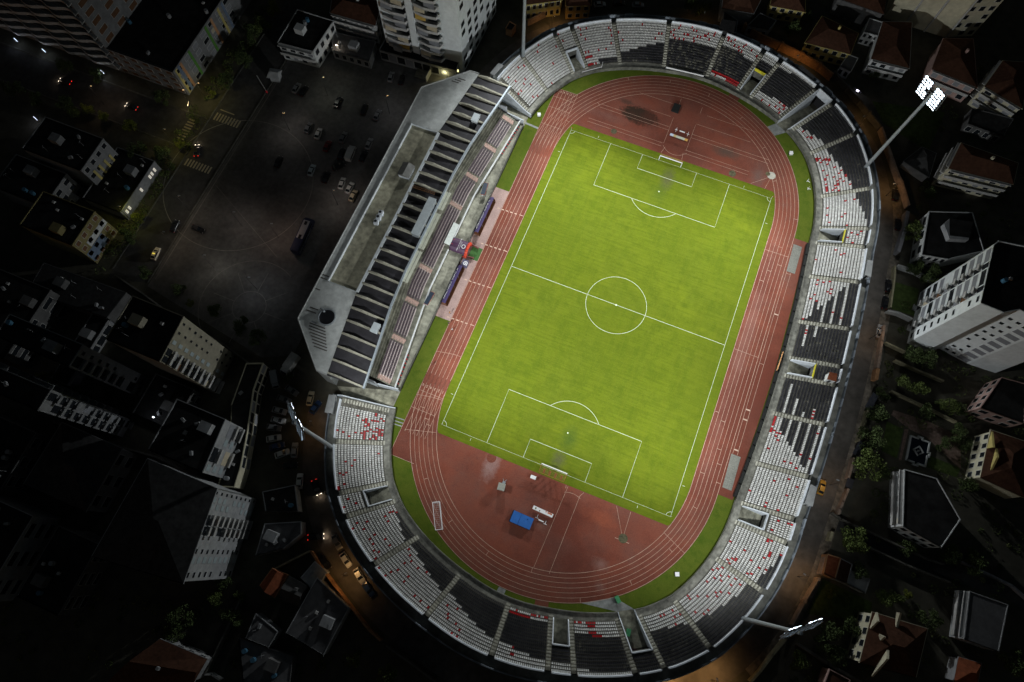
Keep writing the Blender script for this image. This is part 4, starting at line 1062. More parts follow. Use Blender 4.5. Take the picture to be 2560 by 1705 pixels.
        x,y=(max(xs)+min(xs))/2+.9,(max(ys_)+min(ys_))/2+1.2; m=MB(); m.box((x,y,h+rh*.5+.4),(.7,.7,rh+.8)); m.build('chimney',wm[wall],t)
    return t
def rect(x0,y0,x1,y1): return [(x0,y0),(x1,y0),(x1,y1),(x0,y1)]   # edges: 0 south 1 east 2 north 3 west
def quadz(l,z): return [tuple(W(a,z)[:2]) for a in l]
# --- the tall white block north west of the stand
t=building('apartment_tower','tall white apartment tower with stacked balconies at the top of the picture beside the stand','apartment block',[(-102.1,58.2),(-75.2,59.9),(-74.9,88.3),(-101.8,87)],46,'bright','black','flat',{1:(13,6,'mixed')},cap=78)
wt=wm['bright']
for s_ in range(13):
    z=5.2+3.05*s_
    for bi,(x0,x1) in enumerate(((-22.2,-14.3),(-10.4,-3.2))):   # two balcony stacks on the south face
        m=MB(); xa,xb=x0+10.2+0.0,x1+10.2; y=-15.2
        pts=[(xa-1.0+0,-14.5),(xa,-16.2),((xa+xb)/2,-16.7),(xb,-16.2),(xb+.6,-14.4)]
        m.prism(pts,z-.15,z+.12); m.wall(pts,.14,z+.1,z+.95); m.build('balcony',slabm,t)
        for hh,(u,v) in enumerate(((xa+.1,(xa+xb)/2),((xa+xb)/2,xb-.1))):
            r=(s_*7+bi*3+hh*5)%11; m=MB()
            if r<6:
                mt=blind[(0,1,0,1,0,2)[r]]; m.quad((u,-16.25-.2*(hh==0),z+1.1),(v,-16.25-.2*(hh==1),z+1.1),(v,-16.0,z+2.75),(u,-16.0,z+2.75)); m.build('blind',mt,t)
            else:
                m.box(((u+v)/2,-14.75,z+1.4),(v-u-.3,.15,2.2)); m.build('window',glass_dark,t)
    for x in (-11.6,-.6,8.8,12.0):
        if (s_+int(x))%3!=1: m=MB(); m.box((x,-14.25+(x+13)*.065,z+1.4),(.9,.14,.8)); m.build('window',[glass_dark],t)
for x in (-2.6,):
    m=MB(); m.box((x+.4,-14.9,24),(2.4,1.6,38)); m.build('stair_shaft',wt,t)
t=building('shop_podium','low podium with grey shop fronts at the foot of the white tower','podium',[(-103,54.5),(-76,56.3),(-76.6,61),(-103,60)],4.6,'grey','black','flat',{0:(1,9,'strip')})
def lamp_strip(name,label,px0,px1,z,col,e,w=.35):
    a=G(px0,z); b=G(px1,z); t=thing(name,label,'lit sign',(a.x,a.y,z)); d=b-a; m=MB(); m.wall([(0,0),(d.x,d.y)],w,-.3,.3); m.build('glowing_tube',M(name+'_glow_'+str(len(MATS)),col,emit=e),t)
    m=MB(); m.wall([(0,.06),(d.x,d.y+.06)],w*.7,-.5,.28); m.build('housing',black_metal,t); return t
def lamp(p,col,pw,r=.15,spot=None):
    L=bpy.data.lights.new('lamp_light','POINT' if not spot else 'SPOT'); L.energy=pw; L.color=col; L.shadow_soft_size=r
    if spot: L.spot_size=spot; L.spot_blend=.9
    o=bpy.data.objects.new('lamp_light',L); COL.objects.link(o); o.location=p; return o
lamp_strip('shop_sign','long yellow lit shop sign at the foot of the white tower',Z(1,0,1560,560),Z(1,0,1805,632),3.2,(.95,.85,.35),3)
p=W((1,0,1690,620),3.0); lamp((p.x,p.y-1.5,2.6),(.95,.85,.4),260,.5)
lamp_strip('shop_sign','small white lit sign above the tower entrance',Z(1,0,1560,500),Z(1,0,1605,515),4.8,(.9,.95,1),4)
# entrance steps
t=thing('entrance_steps','broad concrete entrance steps beside the lit shop of the white tower','steps',tuple(W((1,0,1490,650),0)))
for i in range(7):
    m=MB(); m.box((0,2.5-.75*i,.9-.14*i),(4.4,.75,1.8-.26*i)); m.build('tread',M('step_stone',(.25,.25,.2),.9,.3,1,0),t); 
m=MB(); m.box((2.5,0,1.2),(.3,6,2.4)); m.build('side_wall',slabm,t)
# --- houses west of the tower
bx=quadz([(1,0,195,380),(1,0,510,460),(1,0,690,190),(1,0,370,90)],7.6)
building('white_house','white two storey house with black flat roof at the plaza corner','house',bx,7.6,'white','black','flat',{0:(2,4,'balcony'),1:(2,4,'win')})
building('villa','long villa with reddish roof and white balconies behind the metal shed','house',quadz([(1,0,670,110),(1,0,1060,220),(1,0,1110,20),(1,0,690,-70)],8.5),8.5,'white','tile','hip',{0:(3,8,'balcony'),1:(3,3,'win')},ridge=1)
t=building('metal_shed','low shed with grey ribbed roof between white house and tower','shed',quadz([(1,0,680,450),(1,0,1010,545),(1,0,1065,370),(1,0,690,285)],3.6),3.6,'grey','greyr','flat',{0:(1,5,'win')},par=.1)
p=W((1,0,715,400),5.2); t=thing('wall_lamp','small bright lamp over the end of the ribbed shed roof','lamp',(p.x,p.y,3.6)); m=MB(); m.tube((0,0,0),(0,0,1.5),.05); m.build('post',black_metal,t); m=MB(); m.box((0,0,1.55),(.5,.3,.15)); m.build('lamp_head',M('warm_glow',(1,.85,.65),emit=6),t); lamp((p.x,p.y,5.0),(1,.85,.65),160,.1)
building('yellow_house','yellow house with rows of windows at the top edge beside the mast','house',quadz([(2,0,120,40),(2,0,440,-10),(2,0,480,-190),(2,0,110,-120)],7),7,'yellow','tile','hip',{0:(2,6,'win')},ridge=1)
building('amber_house','amber house with a pale door at the top edge over the stand','house',quadz([(2,0,490,50),(2,0,700,40),(2,0,700,-120),(2,0,480,-120)],6),6,'ochre','tile','hip',{0:(2,3,'win')},ridge=1)
building('kiosk_hut','small ochre hut standing alone in the dark yard right of the white tower','hut',quadz([(1,0,2225,255),(1,0,2280,275),(1,0,2315,225),(1,0,2260,195)],2.8),2.8,'orange','black','flat')
building('rear_house','dark roofed house above the right end of the top stand','house',quadz([(2,0,1880,240),(2,0,1995,290),(2,0,2010,180),(2,0,1890,100)],4.5),4.5,'grey','slate','flat',par=.1)
building('rear_house','dark house with brown roof at the top edge among trees','house',quadz([(2,0,1880,70),(2,0,2150,110),(2,0,2240,-60),(2,0,1900,-120)],6),6,'grey','tile','hip',ridge=1)
# --- blocks west of the plaza
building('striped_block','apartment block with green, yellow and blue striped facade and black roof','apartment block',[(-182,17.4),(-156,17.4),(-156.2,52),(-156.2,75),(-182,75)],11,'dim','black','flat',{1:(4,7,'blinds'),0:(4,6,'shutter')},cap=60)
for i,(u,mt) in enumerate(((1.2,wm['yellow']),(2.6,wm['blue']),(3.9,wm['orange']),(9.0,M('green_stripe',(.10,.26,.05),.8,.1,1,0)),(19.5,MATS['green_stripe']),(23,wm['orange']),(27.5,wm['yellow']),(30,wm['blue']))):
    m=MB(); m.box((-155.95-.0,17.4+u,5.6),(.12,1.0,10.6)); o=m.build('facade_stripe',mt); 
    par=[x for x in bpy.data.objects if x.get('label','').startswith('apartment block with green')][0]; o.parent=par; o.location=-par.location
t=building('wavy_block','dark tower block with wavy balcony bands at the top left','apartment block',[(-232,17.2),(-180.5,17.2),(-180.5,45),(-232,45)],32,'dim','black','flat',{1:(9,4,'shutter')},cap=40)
for s_ in range(9):
    z=3.3*s_+3; m=MB(); pts=[(-26+52*i/44,-14.6-.75*math.sin(i*.72)-.5) for i in range(45)]
    m.prism(pts+[(26,-13.8),(-26,-13.8)],z-.15,z+.1); m.wall(pts,.15,z,z+1.05); m.build('balcony',slabm,t)
    m=MB(); m.box((0,-13.95,z+1.9),(50,.1,1.5)); m.build('window_band',glass_dark,t)
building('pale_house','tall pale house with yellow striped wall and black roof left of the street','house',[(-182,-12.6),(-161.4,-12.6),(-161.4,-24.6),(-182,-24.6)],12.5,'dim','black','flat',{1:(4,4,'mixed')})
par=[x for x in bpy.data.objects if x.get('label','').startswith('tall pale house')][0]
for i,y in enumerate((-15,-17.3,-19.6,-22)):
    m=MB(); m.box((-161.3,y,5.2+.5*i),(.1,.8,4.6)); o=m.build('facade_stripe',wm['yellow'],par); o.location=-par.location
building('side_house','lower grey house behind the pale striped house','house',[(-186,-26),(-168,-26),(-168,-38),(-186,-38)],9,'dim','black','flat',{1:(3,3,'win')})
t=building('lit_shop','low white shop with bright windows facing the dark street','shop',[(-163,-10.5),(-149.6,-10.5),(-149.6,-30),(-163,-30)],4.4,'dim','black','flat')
for y in (-12.5,-14,-15.2,-20.2,-27,-28.4):
    m=MB(); m.box((-149.52,y,2.6),(.1,.75,1.5)); o=m.build('lit_window',M('shop_window_glow',(1,.93,.8),emit=.32),t); o.location=-Vector(t.location)
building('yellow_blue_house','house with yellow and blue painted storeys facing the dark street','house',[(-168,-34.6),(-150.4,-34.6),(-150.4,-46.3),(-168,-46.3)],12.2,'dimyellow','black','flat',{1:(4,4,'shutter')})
par=[x for x in bpy.data.objects if x.get('label','').startswith('house with yellow and blue')][0]
m=MB(); m.box((-150.33,-42.2,3.6),(.1,7.8,4.2)); o=m.build('blue_storey',wm['blue'],par); o.location=-par.location
m=MB(); m.box((-150.33,-39,7.2),(.1,8.6,2.4)); o=m.build('white_storey',wm['white'],par); o.location=-par.location
building('long_shed','long dark shed with ribbed roof left of the white wall building','shed',quadz([(0,1,250,1095),(0,1,950,1335),(0,1,1125,1110),(0,1,390,845)],6),6,'dark','slate','flat',par=.1)
t=building('white_wall_building','long narrow white building with a row of dark openings','warehouse',[(-139.5,-52),(-134.2,-52),(-134.2,-82),(-139.5,-82)],4.2,'dim','black','flat',{1:(1,9,'strip')})
# --- tall blocks south west
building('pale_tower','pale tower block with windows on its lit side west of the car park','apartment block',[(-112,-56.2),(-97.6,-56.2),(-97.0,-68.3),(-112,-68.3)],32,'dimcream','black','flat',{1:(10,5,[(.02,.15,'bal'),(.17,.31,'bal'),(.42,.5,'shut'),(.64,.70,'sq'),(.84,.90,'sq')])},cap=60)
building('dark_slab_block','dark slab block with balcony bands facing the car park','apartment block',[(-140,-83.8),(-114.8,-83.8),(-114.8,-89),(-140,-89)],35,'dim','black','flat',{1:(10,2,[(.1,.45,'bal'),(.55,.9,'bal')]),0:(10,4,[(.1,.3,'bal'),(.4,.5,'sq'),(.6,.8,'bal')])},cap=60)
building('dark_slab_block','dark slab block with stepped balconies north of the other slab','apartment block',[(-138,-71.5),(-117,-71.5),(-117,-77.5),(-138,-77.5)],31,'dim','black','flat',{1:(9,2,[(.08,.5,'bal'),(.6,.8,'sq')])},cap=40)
building('terraced_block','white block with four open balconies beside the long cream terrace','apartment block',[(-96,-74.4),(-82,-74.4),(-80.6,-88.2),(-96,-88.2)],18.3,'grey','black','flat',{1:(5,4,[(.05,.17,'shut'),(.22,.48,'bal'),(.55,.68,'shut'),(.71,.97,'bal')])},cap=40)
t=building('cream_terrace','long narrow cream building curving along the car park','terrace house',[(-90,-58),(-85.8,-56.2),(-84.6,-64),(-80.4,-75),(-77.5,-84),(-76.5,-89),(-80.5,-90.5),(-83,-80),(-88,-70)],6.5,'cream','black','flat',{1:(2,3,'strip'),2:(2,4,'strip'),3:(2,3,'strip')},cap=40)
building('ribbed_roof_block','large pale apartment block under a dark ribbed hip roof','apartment block',[(-90,-90),(-72,-90),(-68.6,-110.4),(-90,-113)],27,'grey','slate','hip',{1:(9,8,[(.03,.10,'sq'),(.19,.26,'shut'),(.29,.35,'sq'),(.50,.59,'bal'),(.61,.72,'bal'),(.78,.84,'shut'),(.86,.92,'shut'),(.945,.985,'sq')])},ridge=1,cap=54,rh=2)
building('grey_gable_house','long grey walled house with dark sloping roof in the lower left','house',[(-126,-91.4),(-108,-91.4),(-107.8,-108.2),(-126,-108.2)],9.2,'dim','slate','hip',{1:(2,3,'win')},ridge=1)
for i,(x0,y0,x1,y1,h,l) in enumerate(((-150,-96,-131,-112,9,'dark flat roofed block west of the grey walled house'),(-178,-60,-150,-82,10,'dark flat roofed block below the yellow and blue house'),(-160,-118,-140,-132,12,'nearly black house in the far lower left corner'),(-134,-114,-118,-136,11,'nearly black house with one pale wall, lower left'),(-112,-114,-100,-132,9,'nearly black house left of the ribbed roof block'),(-205,-50,-188,-75,14,'dark block at the far left edge'),(-112,-70,-100,-82,6,'low dark roofed workshop between the slab blocks and the terrace'),(-200,-85,-182,-105,14,'nearly black block at the left edge below the slab blocks'))):
    building('dark_block',l,'house',rect(x0,y1,x1,y0),h,'dark' if i not in (3,) else 'grey','black','flat',{1:(max(2,h//3),3,'win')},cap=12)
building('brown_gable_house','house with dark brown gable roof at the bottom left edge','house',quadz([(0,3,970,1560),(0,3,1720,1560),(0,3,1830,1370),(0,3,1430,1200)],6),6,'grey','tile','gable',{2:(2,4,'win')},ridge=1)
for i,(pts,h,wl,rf,kd,l) in enumerate((
  ([(1,3,270,1130),(1,3,600,1330),(1,3,825,910),(1,3,545,640)],4.5,'grey','greyr','flat','mottled flat roofed workshop beside the south west ring road'),
  ([(1,3,50,700),(1,3,160,800),(1,3,265,620),(1,3,150,570)],4,'orange','red','gable','small house with dark red roof below the lit wall, south west'),
  ([(1,3,400,640),(1,3,520,770),(1,3,630,590),(1,3,525,495)],3.2,'white','pale','flat','little shed with pale and ochre roof against the orange lit wall'),
  ([(1,3,215,830),(1,3,375,880),(1,3,440,720),(1,3,300,640)],3.5,'dark','slate','gable','small dark gabled shed beside the pale roofed shed'),
  ([(1,3,-90,1180),(1,3,110,1260),(1,3,195,1120),(1,3,0,960)],4,'grey','greyr','flat','low grey roofed shed at the lower left of the workshop'),
  ([(1,3,0,440),(1,3,240,380),(1,3,400,250),(1,3,400,140),(1,3,80,160)],4.5,'grey','greyr','flat','grey roofed house under the parked cars, south west'),
  ([(1,2,90,1560),(1,2,375,1560),(1,2,345,1330),(1,2,60,1390)],4,'grey','black','flat','open roofed shell building beside the south west car park'),
  ([(1,3,-150,1180),(1,3,-110,1560),(1,3,300,1568),(1,3,330,1340)],3.5,'dark','greyr','flat','dark low roof at the bottom below the workshop'))):
    building('small_house',l,'house',quadz(pts,h),h,wl,rf,kd,{0:(1,3,'win')} if kd=='flat' else None,ridge=1,par=.3)
# --- east side
building('grey_tower','big pale concrete tower with few windows at the top right','apartment block',[(51.6,137),(72.9,136.7),(81.8,140.9),(88.8,160.7),(62,175),(51.6,170)],42,'cream','black','flat',{1:(12,3,'mixed'),2:(12,2,'win')},cap=30)
par=[x for x in bpy.data.objects if x.get('label','').startswith('big pale concrete')][0]
for x,y in ((59,136.6),(66,136.5),(73.5,136.8)):
    m=MB(); m.box((x,y,20),(.5,.5,40)); o=m.build('rib',slabm,par); o.location=-par.location
for i,(pts,h,wl,rf,kd,fc,l,nm) in enumerate((
  ([(3,0,410,375),(3,0,800,475),(3,0,868,300),(3,0,560,150)],6,'yellow','tile','hip',{0:(2,5,'win')},'yellow house with brown hipped roof behind the orange lit wall','yellow_villa'),
  ([(3,0,1000,520),(3,0,1325,600),(3,0,1345,200),(3,0,1100,200)],7,'white','tile','hip',{0:(2,4,'balcony')},'brown roofed house with white balconies below the pale concrete tower','white_villa'),
  ([(3,0,925,285),(3,0,1065,325),(3,0,1100,205),(3,0,975,165)],5,'white','greyr','flat',{0:(2,3,'win')},'narrow white annex with grey roof between the two brown roofed villas','annex'),
  ([(3,0,712,592),(3,0,808,640),(3,0,872,520),(3,0,785,488)],3.6,'white','greyr','flat',{0:(1,2,'win')},'small white shed with grey roof beside the ring road bend','shed'),
  ([(3,0,1540,610),(3,0,1930,770),(3,0,1890,350),(3,0,1640,350)],8,'pink','tile','hip',{0:(2,4,'balcony')},'brown roofed house directly behind the lit floodlight head','brown_villa'),
  ([(3,0,2010,765),(3,0,2330,960),(3,0,2400,560),(3,0,2170,550)],9,'cream','tile','hip',{3:(3,4,'balcony'),0:(3,3,'balcony')},'large brown roofed villa with cream balconies at the right edge','cream_villa'),
  ([(3,0,1850,1100),(3,0,2165,1215),(3,0,2255,1060),(3,0,1890,965)],4,'dark','slate','flat',{0:(1,4,'win')},'dark ribbed terrace roof below the cream balcony villa','terrace_roof'),
  ([(3,1,1690,0),(3,1,2250,135),(3,1,2290,-40),(3,1,1800,-215)],9.5,'cream','tile','hip',{3:(3,3,'balcony'),0:(3,6,'balcony')},'house with cream and red balconies under a wide brown roof','balcony_villa'),
  ([(3,0,1290,1430),(3,0,1500,1570),(3,0,1560,1370),(3,0,1450,1320)],3.4,'grey','slate','hip',None,'small dark pavilion in the garden below the floodlight mast','pavilion'),
  ([(3,1,1440,770),(3,1,1680,810),(3,1,1990,740),(3,1,1890,400),(3,1,1505,390)],6.4,'white','black','flat',{4:(2,3,'win'),0:(2,4,'win')},'low white house with wide black flat roof next to the east road','black_roof_house'),
  ([(3,2,1960,640),(3,2,2352,780),(3,2,2370,430),(3,2,2150,370)],6.8,'pink','black','flat',{3:(2,4,'win'),0:(2,3,'win')},'pink walled house with black roof and glass verandah at the right edge','pink_house'),
  ([(3,2,1975,1255),(3,2,2352,1430),(3,2,2400,960),(3,2,2065,850)],7,'cream','tile','hip',{3:(2,5,'win')},'large brown roofed villa with yellow gables right of the fountain','gable_villa'),
  ([(3,3,1270,180),(3,3,1610,370),(3,3,1780,120),(3,2,1570,1270),(3,2,1285,1190)],7,'white','black','flat',{4:(2,5,'balcony'),0:(2,4,'win')},'modern white house with long balcony bands and dark roof below the fountain','modern_villa'),
  ([(3,3,900,1390),(3,3,1380,1510),(3,3,1480,1100),(3,3,1010,960)],7.5,'cream','tile','hip',{3:(2,4,'win')},'big brown hipped villa with cream gables at the lower right','hip_villa'),
  ([(3,3,1815,1185),(3,3,2120,1295),(3,3,2205,880),(3,3,1865,760)],5.8,'grey','greyr','flat',{3:(2,4,'balcony')},'grey flat roofed house beside the curving lane, lower right','flat_house'),
  ([(3,3,565,600),(3,3,665,645),(3,3,715,465),(3,3,600,430)],3.4,'orange','red','flat',None,'little shed with bright red tiled roof on the road wall','red_shed'),
  ([(3,3,668,646),(3,3,775,690),(3,3,818,520),(3,3,718,467)],3.1,'grey','tile','flat',None,'brown roofed half of the road side shed','brown_shed'),
  ([(3,3,770,690),(3,3,935,775),(3,3,975,655),(3,3,815,580)],2.8,'grey','pale','flat',None,'pale grey sheet roofed shed behind the red roofed one','grey_shed'),
  ([(3,3,570,1585),(3,3,760,1640),(3,3,800,1550),(3,3,620,1455)],4,'pink','tile','flat',None,'pinkish roofed building cut by the bottom edge','bottom_house'),
  ([(3,3,1740,1560),(3,3,1930,1568),(3,3,1960,1410),(3,3,1780,1360)],4.2,'grey','red','hip',None,'dull red roofed house at the bottom right','red_roof_house'),
  ([(3,0,-110,230),(3,0,75,270),(3,0,145,185),(3,0,0,120)],4,'grey','slate','flat',{0:(1,3,'win')},'dark blue flat roofed house behind the orange lit wall at the top','dark_house'),
  ([(3,0,100,45),(3,0,400,100),(3,0,390,-60),(3,0,120,-60)],5.5,'yellow','tile','hip',{0:(2,4,'win')},'yellow house with dark roof at the top edge right of the trees','top_villa'),
  ([(3,0,700,-20),(3,0,1100,120),(3,0,1120,-60),(3,0,720,-100)],7,'dark','tile','hip',None,'dark roofed house touching the top edge left of the concrete tower','dark_villa'))):
    building(nm,l,'house',quadz(pts,h),h,wl,rf,kd,fc,ridge=1,cap=40,par=.4)
# dormer and gables
def on_roof(lbl,part,polyz,z0,z1,mt):
    par=[x for x in bpy.data.objects if x.get('label','').startswith(lbl)][0]; m=MB(); m.prism(quadz(polyz,z1),z0,z1); o=m.build(part,mt,par); o.location=-par.location
on_roof('low white house','roof_lantern',[(3,1,1640,500),(3,1,1690,630),(3,1,1860,640),(3,1,1900,480),(3,1,1690,450)],6.3,8.2,wm['grey'])
on_roof('low white house','lantern_roof',[(3,1,1690,600),(3,1,1870,620),(3,1,1900,480),(3,1,1690,450)],8.2,8.3,rm['black'])
for lb,a,b,c in (('big brown hipped',(3,3,1030,945),(3,3,965,1110),(3,3,1045,1025)),('big brown hipped',(3,3,1215,945),(3,3,1190,1160),(3,3,1245,950)),('big brown hipped',(3,3,1130,1225),(3,3,990,1520),(3,3,1130,1360)),('big brown hipped',(3,3,1060,1140),(3,3,1030,1240),(3,3,1105,1165)),('large brown roofed villa with yellow',(3,2,2060,850),(3,2,2020,1000),(3,2,2075,990)),('large brown roofed villa with yellow',(3,2,2100,1000),(3,2,2040,1220),(3,2,2110,1080))):
    par=[x for x in bpy.data.objects if x.get('label','').startswith(lb)][0]
    zs=(8.6,7.2,9.9); p,q,r_=[W(k,z) for k,z in zip((a,b,c),zs)]; m=MB(); m.quad(p,q,r_); d=Vector((.5,.1,.05)); m.quad(p+d,r_+d,q+d); m.quad(p,r_,r_+d,p+d); m.quad(r_,q,q+d,r_+d); o=m.build('gable',wm['cream'] if 'yellow' not in lb else wm['yellow'],par); o.location=-par.location
# --- the stepped apartment tower on the right
t=building('stepped_tower','tall white apartment tower with black roof and stepped facades on the right','apartment block',[(83.8,38.2),(83.3,20.7),(88.9,20.3),(92.4,22.6),(101,21),(109,21.3),(112,44),(84.6,39.6)],32,'bright','black','flat',{0:(10,5,[(.03,.26,'blind'),(.28,.37,'bal'),(.40,.66,'blind'),(.68,.77,'bal'),(.83,.95,'sq')]),3:(10,3,[(.08,.22,'sq'),(.32,.46,'sq'),(.56,.92,'blind')])},cap=90)
# --- fountain and garden
p=G((2293,1128)); t=thing('fountain','square garden fountain with dark blue basin and white stepped rim','fountain',(p.x,p.y,0),.02)
m=MB(); m.wall([(-2.6,-3.5),(-.6,-3.5),(-.6,-4.1),(.6,-4.1),(.6,-3.5),(2.6,-3.5),(2.6,-.6),(3.1,-.6),(3.1,.6),(2.6,.6),(2.6,3.5),(.6,3.5),(.6,4.1),(-.6,4.1),(-.6,3.5),(-2.6,3.5),(-2.6,-3.5),(-2,-3.5)],.4,0,.6); m.build('rim',wm['white'],t)
m=MB(); m.sheet([(-2.5,-3.4),(2.5,-3.4),(2.5,3.4),(-2.5,3.4)],.3); m.build('water',M('fountain_water',(.006,.012,.022),.15,0,1,0,spec=.4),t)
m=MB(); m.wall([(0,-1.3),(1.3,0),(0,1.3),(-1.3,0),(0,-1.3),(.6,-.7)],.3,.2,.8); m.build('inner_rim',wm['white'],t)
m=MB(); m.tube((0,0,.3),(0,0,1.0),.35,.2); m.build('spout',slabm,t)
m=MB(); m.sheet(quadz([(3,2,1170,700),(3,2,1190,660),(3,2,1500,760),(3,2,1790,900),(3,2,1790,1190),(3,2,1640,1050),(3,2,1480,900),(3,2,1330,830)],0),-.02); m.sheet(quadz([(3,2,1290,830),(3,2,1325,830),(3,2,1260,1110),(3,2,1235,1110)],0),-.02); struct('garden_path',m,M('garden_paving',(.20,.14,.115),.9,.4,1.5,.2,.3))
m=MB(); m.sheet(quadz([(3,2,1130,760),(3,2,1280,830),(3,2,1220,1090),(3,2,1080,1020)],0),-.025); m.sheet(quadz([(3,2,1310,1110),(3,2,1500,1060),(3,2,1790,1180),(3,2,1750,1260)],0),-.025); m.sheet(quadz([(3,1,1190,1010),(3,1,1420,1080),(3,1,1370,1320),(3,1,1160,1250)],0),-.025); m.sheet(quadz([(3,3,560,650),(3,3,1000,860),(3,3,980,1050),(3,3,420,960)],0),-.025)
m.sheet(quadz([(3,0,1000,900),(3,0,1650,1000),(3,0,1500,1350),(3,0,1100,1100)],0),-.025)
struct('lawn',m,M('garden_lawn',(.055,.085,.020),.95,.35,.8,.3,.1))
m=MB(); m.sheet(quadz([(3,3,700,110),(3,3,1000,250),(3,3,1500,480),(3,3,1900,580),(3,3,2200,690),(3,3,2400,830),(3,3,2400,960),(3,3,2150,800),(3,3,1700,670),(3,3,980,360),(3,3,650,210)],0),-.03); struct('lane',m,asphalt)
# --- ring road and pavement round the stand
m=MB(); q=arcs(186,-186,3); a=[P(t_,14.25) for t_ in q]; b=[P(t_,22.2) for t_ in q]
for i in range(len(q)-1): m.quad((*a[i],-.01),(*b[i],-.01),(*b[i+1],-.01),(*a[i+1],-.01))
struct('ring_road',m,M('ring_road_asphalt',(.095,.085,.075),.85,.3,.4,.35,.06))
m=MB(); q=arcs(60,-70,3); a=[P(t_,22.2) for t_ in q]; b=[P(t_,25) for t_ in q]
for i in range(len(q)-1): m.quad((*a[i],.1),(*b[i],.1),(*b[i+1],.1),(*a[i+1],.1)); m.quad((*a[i+1],-.01),(*a[i],-.01),(*a[i],.1),(*a[i+1],.1))
struct('pavement',m,M('worn_pavement',(.15,.13,.105),.9,.45,.6,.4,.15))
# ------------------------------------------------------------------ garden and road walls
def gwall(label,pts,h,w,mt,piers=0,group=None,z=None):
    q=[W(p,h) for p in pts]; o=q[0]; t=thing('garden_wall',label,'wall',(o.x,o.y,0),0,group); L=[((p-o).x,(p-o).y) for p in q]
    m=MB(); m.wall(L,w,-.1,h); m.build('wall',mt,t)
    m=MB(); m.wall(L,w+.12,h,h+.12); m.build('coping',mt if mt is not wm['white'] else slabm,t)
    if piers:
        d=0
        for i in range(len(L)-1):
            p,q_=Vx(L[i]),Vx(L[i+1]); n=max(1,int((q_-p).length/piers))
            for k in range(n):
                c=p+(q_-p)*(k/n); m=MB(); m.box((c.x,c.y,h/2+.2),(w+.5,w+.5,h+.4)); m.build('pier',mt,t)
    return t
brick=M('orange_brick_wall',(.40,.21,.10),.9,.3,1.5,.2); pinkw=M('pinkish_wall',(.33,.25,.20),.9,.3,1,.2); greyw=M('grey_violet_wall',(.28,.28,.30),.9,.15,.8,.1); yelw=M('yellowish_wall',(.34,.31,.20),.9,.3,1,.2); darkw=M('dark_wall',(.12,.115,.10),.9,.3,1,.2)
gwall('orange lit wall with square piers behind the north east ring road',[(3,0,-130,215),(3,0,0,300),(3,0,200,385),(3,0,380,475),(3,0,540,565),(3,0,655,660)],3.2,.4,brick,4.2)
gwall('brown wall along the ring road below the floodlight mast',[(3,0,670,645),(3,0,790,770),(3,0,900,890),(3,0,980,1000),(3,0,1080,1120)],2.4,.4,darkw,6)
gwall('pinkish wall bending along the east ring road under the mast pole',[(3,0,1085,1130),(3,0,1120,1230),(3,0,1180,1400),(3,0,1240,1568),(3,1,1270,130),(3,1,1330,330)],2.4,.5,pinkw)
gwall('thick grey violet wall next to the black parked car on the east road',[(3,1,1318,385),(3,1,1290,560),(3,1,1235,745)],2.6,.9,greyw)
gwall('yellowish garden wall behind the two black cars',[(3,1,1205,870),(3,1,1200,980),(3,1,1165,1240)],2,.35,yelw)
gwall('white garden wall above the small walled lawn',[(3,1,1230,865),(3,1,1400,920),(3,1,1550,1000)],2,.5,wm['white'])
gwall('white garden wall below the small walled lawn',[(3,1,1140,1270),(3,1,1240,1290),(3,1,1360,1345)],2,.4,wm['white'])
gwall('pinkish road wall right of the silver car',[(3,1,1110,1400),(3,2,1090,40),(3,2,1050,285)],2.2,.55,pinkw)
gwall('short orange topped wall end on the east road',[(3,2,1052,290),(3,2,1035,385)],2.4,.9,brick)
gwall('pale yellowish road wall beside the garden fence',[(3,2,965,660),(3,2,930,800),(3,2,880,935)],2.2,.4,yelw)
gwall('pinkish road wall below the dark gate',[(3,2,840,1085),(3,2,790,1265)],2.2,.5,pinkw)
gwall('long pinkish road wall ending at the lane corner',[(3,2,790,1360),(3,2,745,1470),(3,3,715,20),(3,3,700,75)],2.2,.45,pinkw)
gwall('tan wall piece between lane corner and red shed',[(3,3,645,230),(3,3,622,310)],2.2,.6,yelw)
gwall('tan wall in front of the red roofed shed',[(3,3,595,440),(3,3,545,605)],2.4,.6,pinkw)
gwall('pinkish wall with piers along the south east ring road',[(3,3,520,650),(3,3,400,850),(3,3,290,1060)],2.2,.3,pinkw,5)
gwall('orange lit wall at the bottom of the south east ring road',[(3,3,225,1190),(3,3,120,1320),(3,3,0,1480),(3,3,-80,1568)],2.2,.4,yelw)
gwall('low yellow wall crossing the upper garden',[(3,2,1170,490),(3,2,1560,670),(3,2,1750,765)],1.2,.5,yelw)
gwall('low grey wall behind the trees of the stepped tower',[(3,2,1205,215),(3,2,1420,310),(3,2,1640,400)],1.4,.4,yelw)
gwall('tan wall at the foot of the stepped tower',[(3,2,1120,55),(3,2,1300,140)],1.6,.3,yelw)
gwall('grey upper wall along the curving lane',[(3,3,640,60),(3,3,720,115),(3,3,1000,240),(3,3,1500,475),(3,3,1640,520)],1.4,.35,darkw)
gwall('dark lower wall along the curving lane',[(3,3,980,370),(3,3,1300,520),(3,3,1700,680)],1.4,.3,darkw)
gwall('grey curved wall of the lane at the right edge',[(3,3,1720,460),(3,3,2050,610),(3,3,2250,710),(3,3,2400,840)],1.6,.35,greyw)
gwall('long dark hedge wall running to the bottom right',[(3,3,340,1230),(3,3,600,1400),(3,3,900,1568)],1.5,.6,darkw)
gwall('orange lit wall of the south west ring road',[(1,3,485,400),(1,3,620,600),(1,3,830,880),(1,3,1000,1100),(1,3,1110,1200)],2.4,.4,brick)
